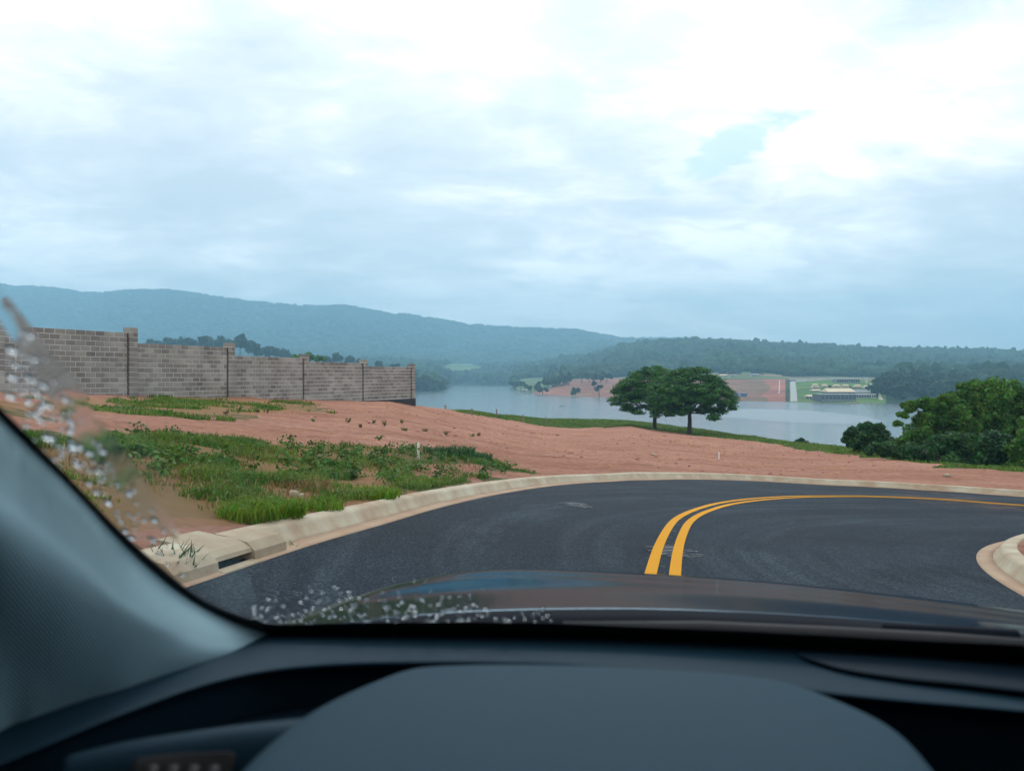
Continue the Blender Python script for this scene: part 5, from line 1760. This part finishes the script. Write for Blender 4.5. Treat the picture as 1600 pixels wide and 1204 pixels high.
# instrument binnacle hood
rows = []
for (yd_, xl, xr, yc) in ((.735, 640, 1215, 1050), (.72, 622, 1240, 1042.5), (.70, 598, 1275, 1046), (.60, 500, 1385, 1089), (.50, 415, 1452, 1153), (.41, 340, 1500, 1240)):
    row = []
    wdt = xr - xl
    for u, drop in ((-0.06, 150), (-0.02, 60), (0.0, 22), (0.05, 6), (0.14, 0), (0.3, -3), (0.5, -3), (0.7, -1), (0.85, 3), (0.95, 11), (1.0, 26), (1.02, 65), (1.06, 150)):
        x = xl + wdt * u
        row.append(P(x, yc + drop + (x - 870) * 0.034 * (1 if x > 870 else 0.4), yd_))
    rows.append(row)
V, Fc = loft(rows, 80, 40)
cpart('instrument_binnacle', V, Fc, M['binnacle'], dash)

# bonnet, cowl, wiper
H0 = [(370, 996, 1.05), (500, 979, 1.09), (650, 962, 1.13), (800, 954, 1.16), (1000, 952, 1.17), (1200, 959, 1.15), (1400, 972, 1.12), (1600, 990, 1.07), (1850, 1020, 1.01)]
H1 = [(392, 987, 1.15), (500, 958, 1.28), (625, 935, 1.42), (790, 921, 1.5), (1000, 923, 1.52), (1200, 935, 1.5), (1400, 955, 1.44), (1600, 979, 1.36), (1850, 1012, 1.26)]
H1b = [(402, 983, 1.2), (505, 950, 1.4), (632, 915, 1.6), (785, 900, 1.72), (1000, 907, 1.74), (1200, 920, 1.72), (1400, 941, 1.65), (1600, 966, 1.56), (1850, 1000, 1.43)]
H2 = [(412, 980, 1.25), (512, 946, 1.5), (640, 908, 1.78), (780, 889, 1.92), (1000, 896, 1.97), (1200, 909, 1.95), (1400, 930, 1.88), (1600, 955, 1.78), (1850, 990, 1.6)]
H3 = [(412, 990, 1.29), (505, 962, 1.62), (650, 926, 1.97), (800, 905, 2.14), (1000, 907, 2.17), (1200, 920, 2.14), (1400, 940, 2.07), (1600, 964, 1.97), (1850, 998, 1.8)]
H4 = [(400, 1060, 1.33), (500, 1040, 1.68), (650, 1010, 2.03), (800, 995, 2.2), (1000, 995, 2.23), (1200, 1005, 2.2), (1400, 1025, 2.13), (1600, 1050, 2.03), (1850, 1085, 1.86)]
V, Fc = loft([P3(H0), P3(H1), P3(H1b), P3(H2), P3(H3), P3(H4)], 110, 60)
cpart('bonnet', V, Fc, M['paint'], solid=0.003)
C0 = [(x, y - 1, d - 0.012) for x, y, d in H0]
C1 = [(x, y + 16, d - 0.06) for x, y, d in H0]
C2 = [(x, y + 60, d - 0.09) for x, y, d in H0]
V, Fc = loft([P3(C0), P3(C1), P3(C2)], 60, 8)
cpart('cowl', V, Fc, M['cowl'])
mb = MB()
wp = [P(880, 978, .985), P(1100, 981, .985), P(1300, 991, .965), P(1480, 1001, .945), P(1600, 1008, .93)]
mb.tube(wp, [.006, .009, .010, .010, .008], 8)
wip = cpart('wiper', mb.v, mb.f, M['rubber'])
mb = MB(); mb.tube([P(1380, 988, .99), P(1480, 994, .97), P(1590, 1003, .95)], [.012, .014, .016], 8)
cpart('wiper_arm', mb.v, mb.f, M['cowl'], wip)

# rain on the glass: lens-shaped drops joined in one part, larger ones singly
def drop_geo(p, a, b, h, rot, rng, nb=10):
    """flattened dome on the outside of the glass at p"""
    Y = p[1]; nrm = Vector((0.0, 1.0, 1.0 / TANR)).normalized()
    nrm = Vector((0.05, TANR, 1.0)).normalized()
    u = Vector((1, 0, 0)); u = (u - nrm * u.dot(nrm)).normalized(); v = nrm.cross(u)
    c_, s_ = math.cos(rot), math.sin(rot)
    u, v = u * c_ + v * s_, v * c_ - u * s_
    vs = [p + nrm * 0.0005]
    for (q, z) in ((1.0, 0.0), (0.85, 0.5), (0.5, 0.88)):
        for j in range(nb):
            t = 2 * math.pi * j / nb
            vs.append(p + u * math.cos(t) * a * q + v * math.sin(t) * b * q + nrm * (0.0006 + h * z))
    vs.append(p + nrm * (0.0006 + h))
    f = [(0, 1 + (j + 1) % nb, 1 + j) for j in range(nb)]
    for r in range(2):
        f += [(1 + r * nb + j, 1 + r * nb + (j + 1) % nb, 1 + (r + 1) * nb + (j + 1) % nb, 1 + (r + 1) * nb + j) for j in range(nb)]
    f += [(1 + 2 * nb + j, 1 + 2 * nb + (j + 1) % nb, 1 + 3 * nb) for j in range(nb)]
    return vs, f
rg = random.Random(31)
mb = MB()
def put_drop(px, py, rpx, el=1.0):
    p = G(px, py); r = rpx / F * p[1]
    vs, f = drop_geo(p, r, r * el * 1.7, r * 0.45, rg.uniform(-.2, .2), rg)
    mb.add(vs, f)
n = 0
while n < 240:                                             # between pillar and wiped arc
    t = rg.random(); cx0 = 25 + 230 * t + rg.gauss(0, 26); cy0 = 560 + 290 * t + rg.gauss(0, 45)
    edge = np.interp(cx0, [0, 100, 200, 300], [640, 740, 842, 927])
    arc = np.interp(cy0, [480, 560, 640, 740, 830, 890], [20, 70, 125, 185, 265, 320])
    if cy0 > edge - 3 or cx0 > arc or cx0 < -20: continue
    put_drop(cx0, cy0, rg.choice([1.2, 1.5, 2, 2.5, 3, 4, 6]), rg.uniform(.8, 1.3)); n += 1
n = 0
while n < 330:                                             # along the foot of the screen
    cx0 = rg.uniform(395, 880); cy0 = 978 - abs(rg.gauss(0, 28))
    if cx0 > 700 and rg.random() < (cx0 - 690) / 210: continue
    if cx0 > 760: cy0 = 978 - abs(rg.gauss(0, 12))
    if cy0 < np.interp(cx0, [395, 450, 600, 760, 880], [925, 900, 892, 905, 950]): continue
    put_drop(cx0, cy0, rg.choice([1.6, 2, 2.6, 3.2, 4.2]), rg.uniform(.8, 1.2)); n += 1
o = cpart('raindrops', mb.v, mb.f, M['drop'], screen); o['kind'] = 'stuff'
for (px, py, r, el) in [(76, 685, 13, .5), (113, 699, 9, .7), (160, 706, 7, .8), (18, 548, 9, .9), (18, 590, 9, .8), (45, 590, 8, .9), (62, 640, 6, 1), (150, 770, 6, .8), (138, 756, 5, 1), (15, 620, 8, .9), (100, 625, 6, 1)]:
    mb = MB(); put_drop(px, py, r, el)
    cpart('raindrop', mb.v, mb.f, M['drop'], screen)
# ridge of water the wiper leaves at the end of its sweep
cl = [(-40, 425), (10, 492), (50, 545), (88, 600), (122, 655), (158, 705), (195, 750), (228, 790), (256, 818), (278, 842)]
wd_ = [14, 16, 19, 23, 25, 24, 21, 17, 12, 4]
nc_, nw = 120, 15
cl_ = catmull(cl, nc_); ww = np.interp(np.linspace(0, 1, nc_), np.linspace(0, 1, len(wd_)), wd_)
tn = np.gradient(cl_, axis=0); tn /= np.linalg.norm(tn, axis=1)[:, None]; nn = np.stack([tn[:, 1], -tn[:, 0]], 1)
vo, vi = [], []
gn = Vector((0.05, TANR, 1.0)).normalized()
for i in range(nc_):
    for j in range(nw):
        u = -1 + 2 * j / (nw - 1)
        q = cl_[i] + nn[i] * u * ww[i] * (0.85 + 0.5 * float(fbm(i * 0.09, u + 3, 3, 7)) * (1 if u > 0 else 0.5))
        p = G(q[0], q[1])
        hgt = (1 - u * u) * 0.0003 * (0.6 + 0.8 * float(fbm(i * 0.10, u * 1.5, 3, 2))) + 0.0001 * math.sin(i * 0.45 + u * 2) * (1 - u * u)
        vo.append(p + gn * (0.0009 + hgt)); vi.append(p + gn * 0.0008)
g = grid_faces(nc_, nw)
V = np.array([tuple(v) for v in vo + vi]); Fc = np.concatenate([g, g[:, ::-1] + len(vo)])
cpart('water_streak', V, Fc, M['film'], screen)

# ------------------------------------------------------------------ haze over the lake and hills
def haze_mat():
    m = bpy.data.materials.new('haze_air'); m.use_nodes = True
    t = m.node_tree; t.nodes.clear()
    o = t.nodes.new('ShaderNodeOutputMaterial')
    v = t.nodes.new('ShaderNodeVolumePrincipled')
    v.inputs['Color'].default_value = (0.42, 0.77, 1.0, 1)
    v.inputs['Density'].default_value = 3.6e-4
    v.inputs['Anisotropy'].default_value = 0.0
    t.links.new(v.outputs[0], o.inputs['Volume'])
    return m
mb = MB(); mb.box(-5600, 5600, -420, 5150, -21.0, 505)
tag(mb.build('haze', haze_mat()), 'bluish haze lying over the lake and the hills', kind='stuff')
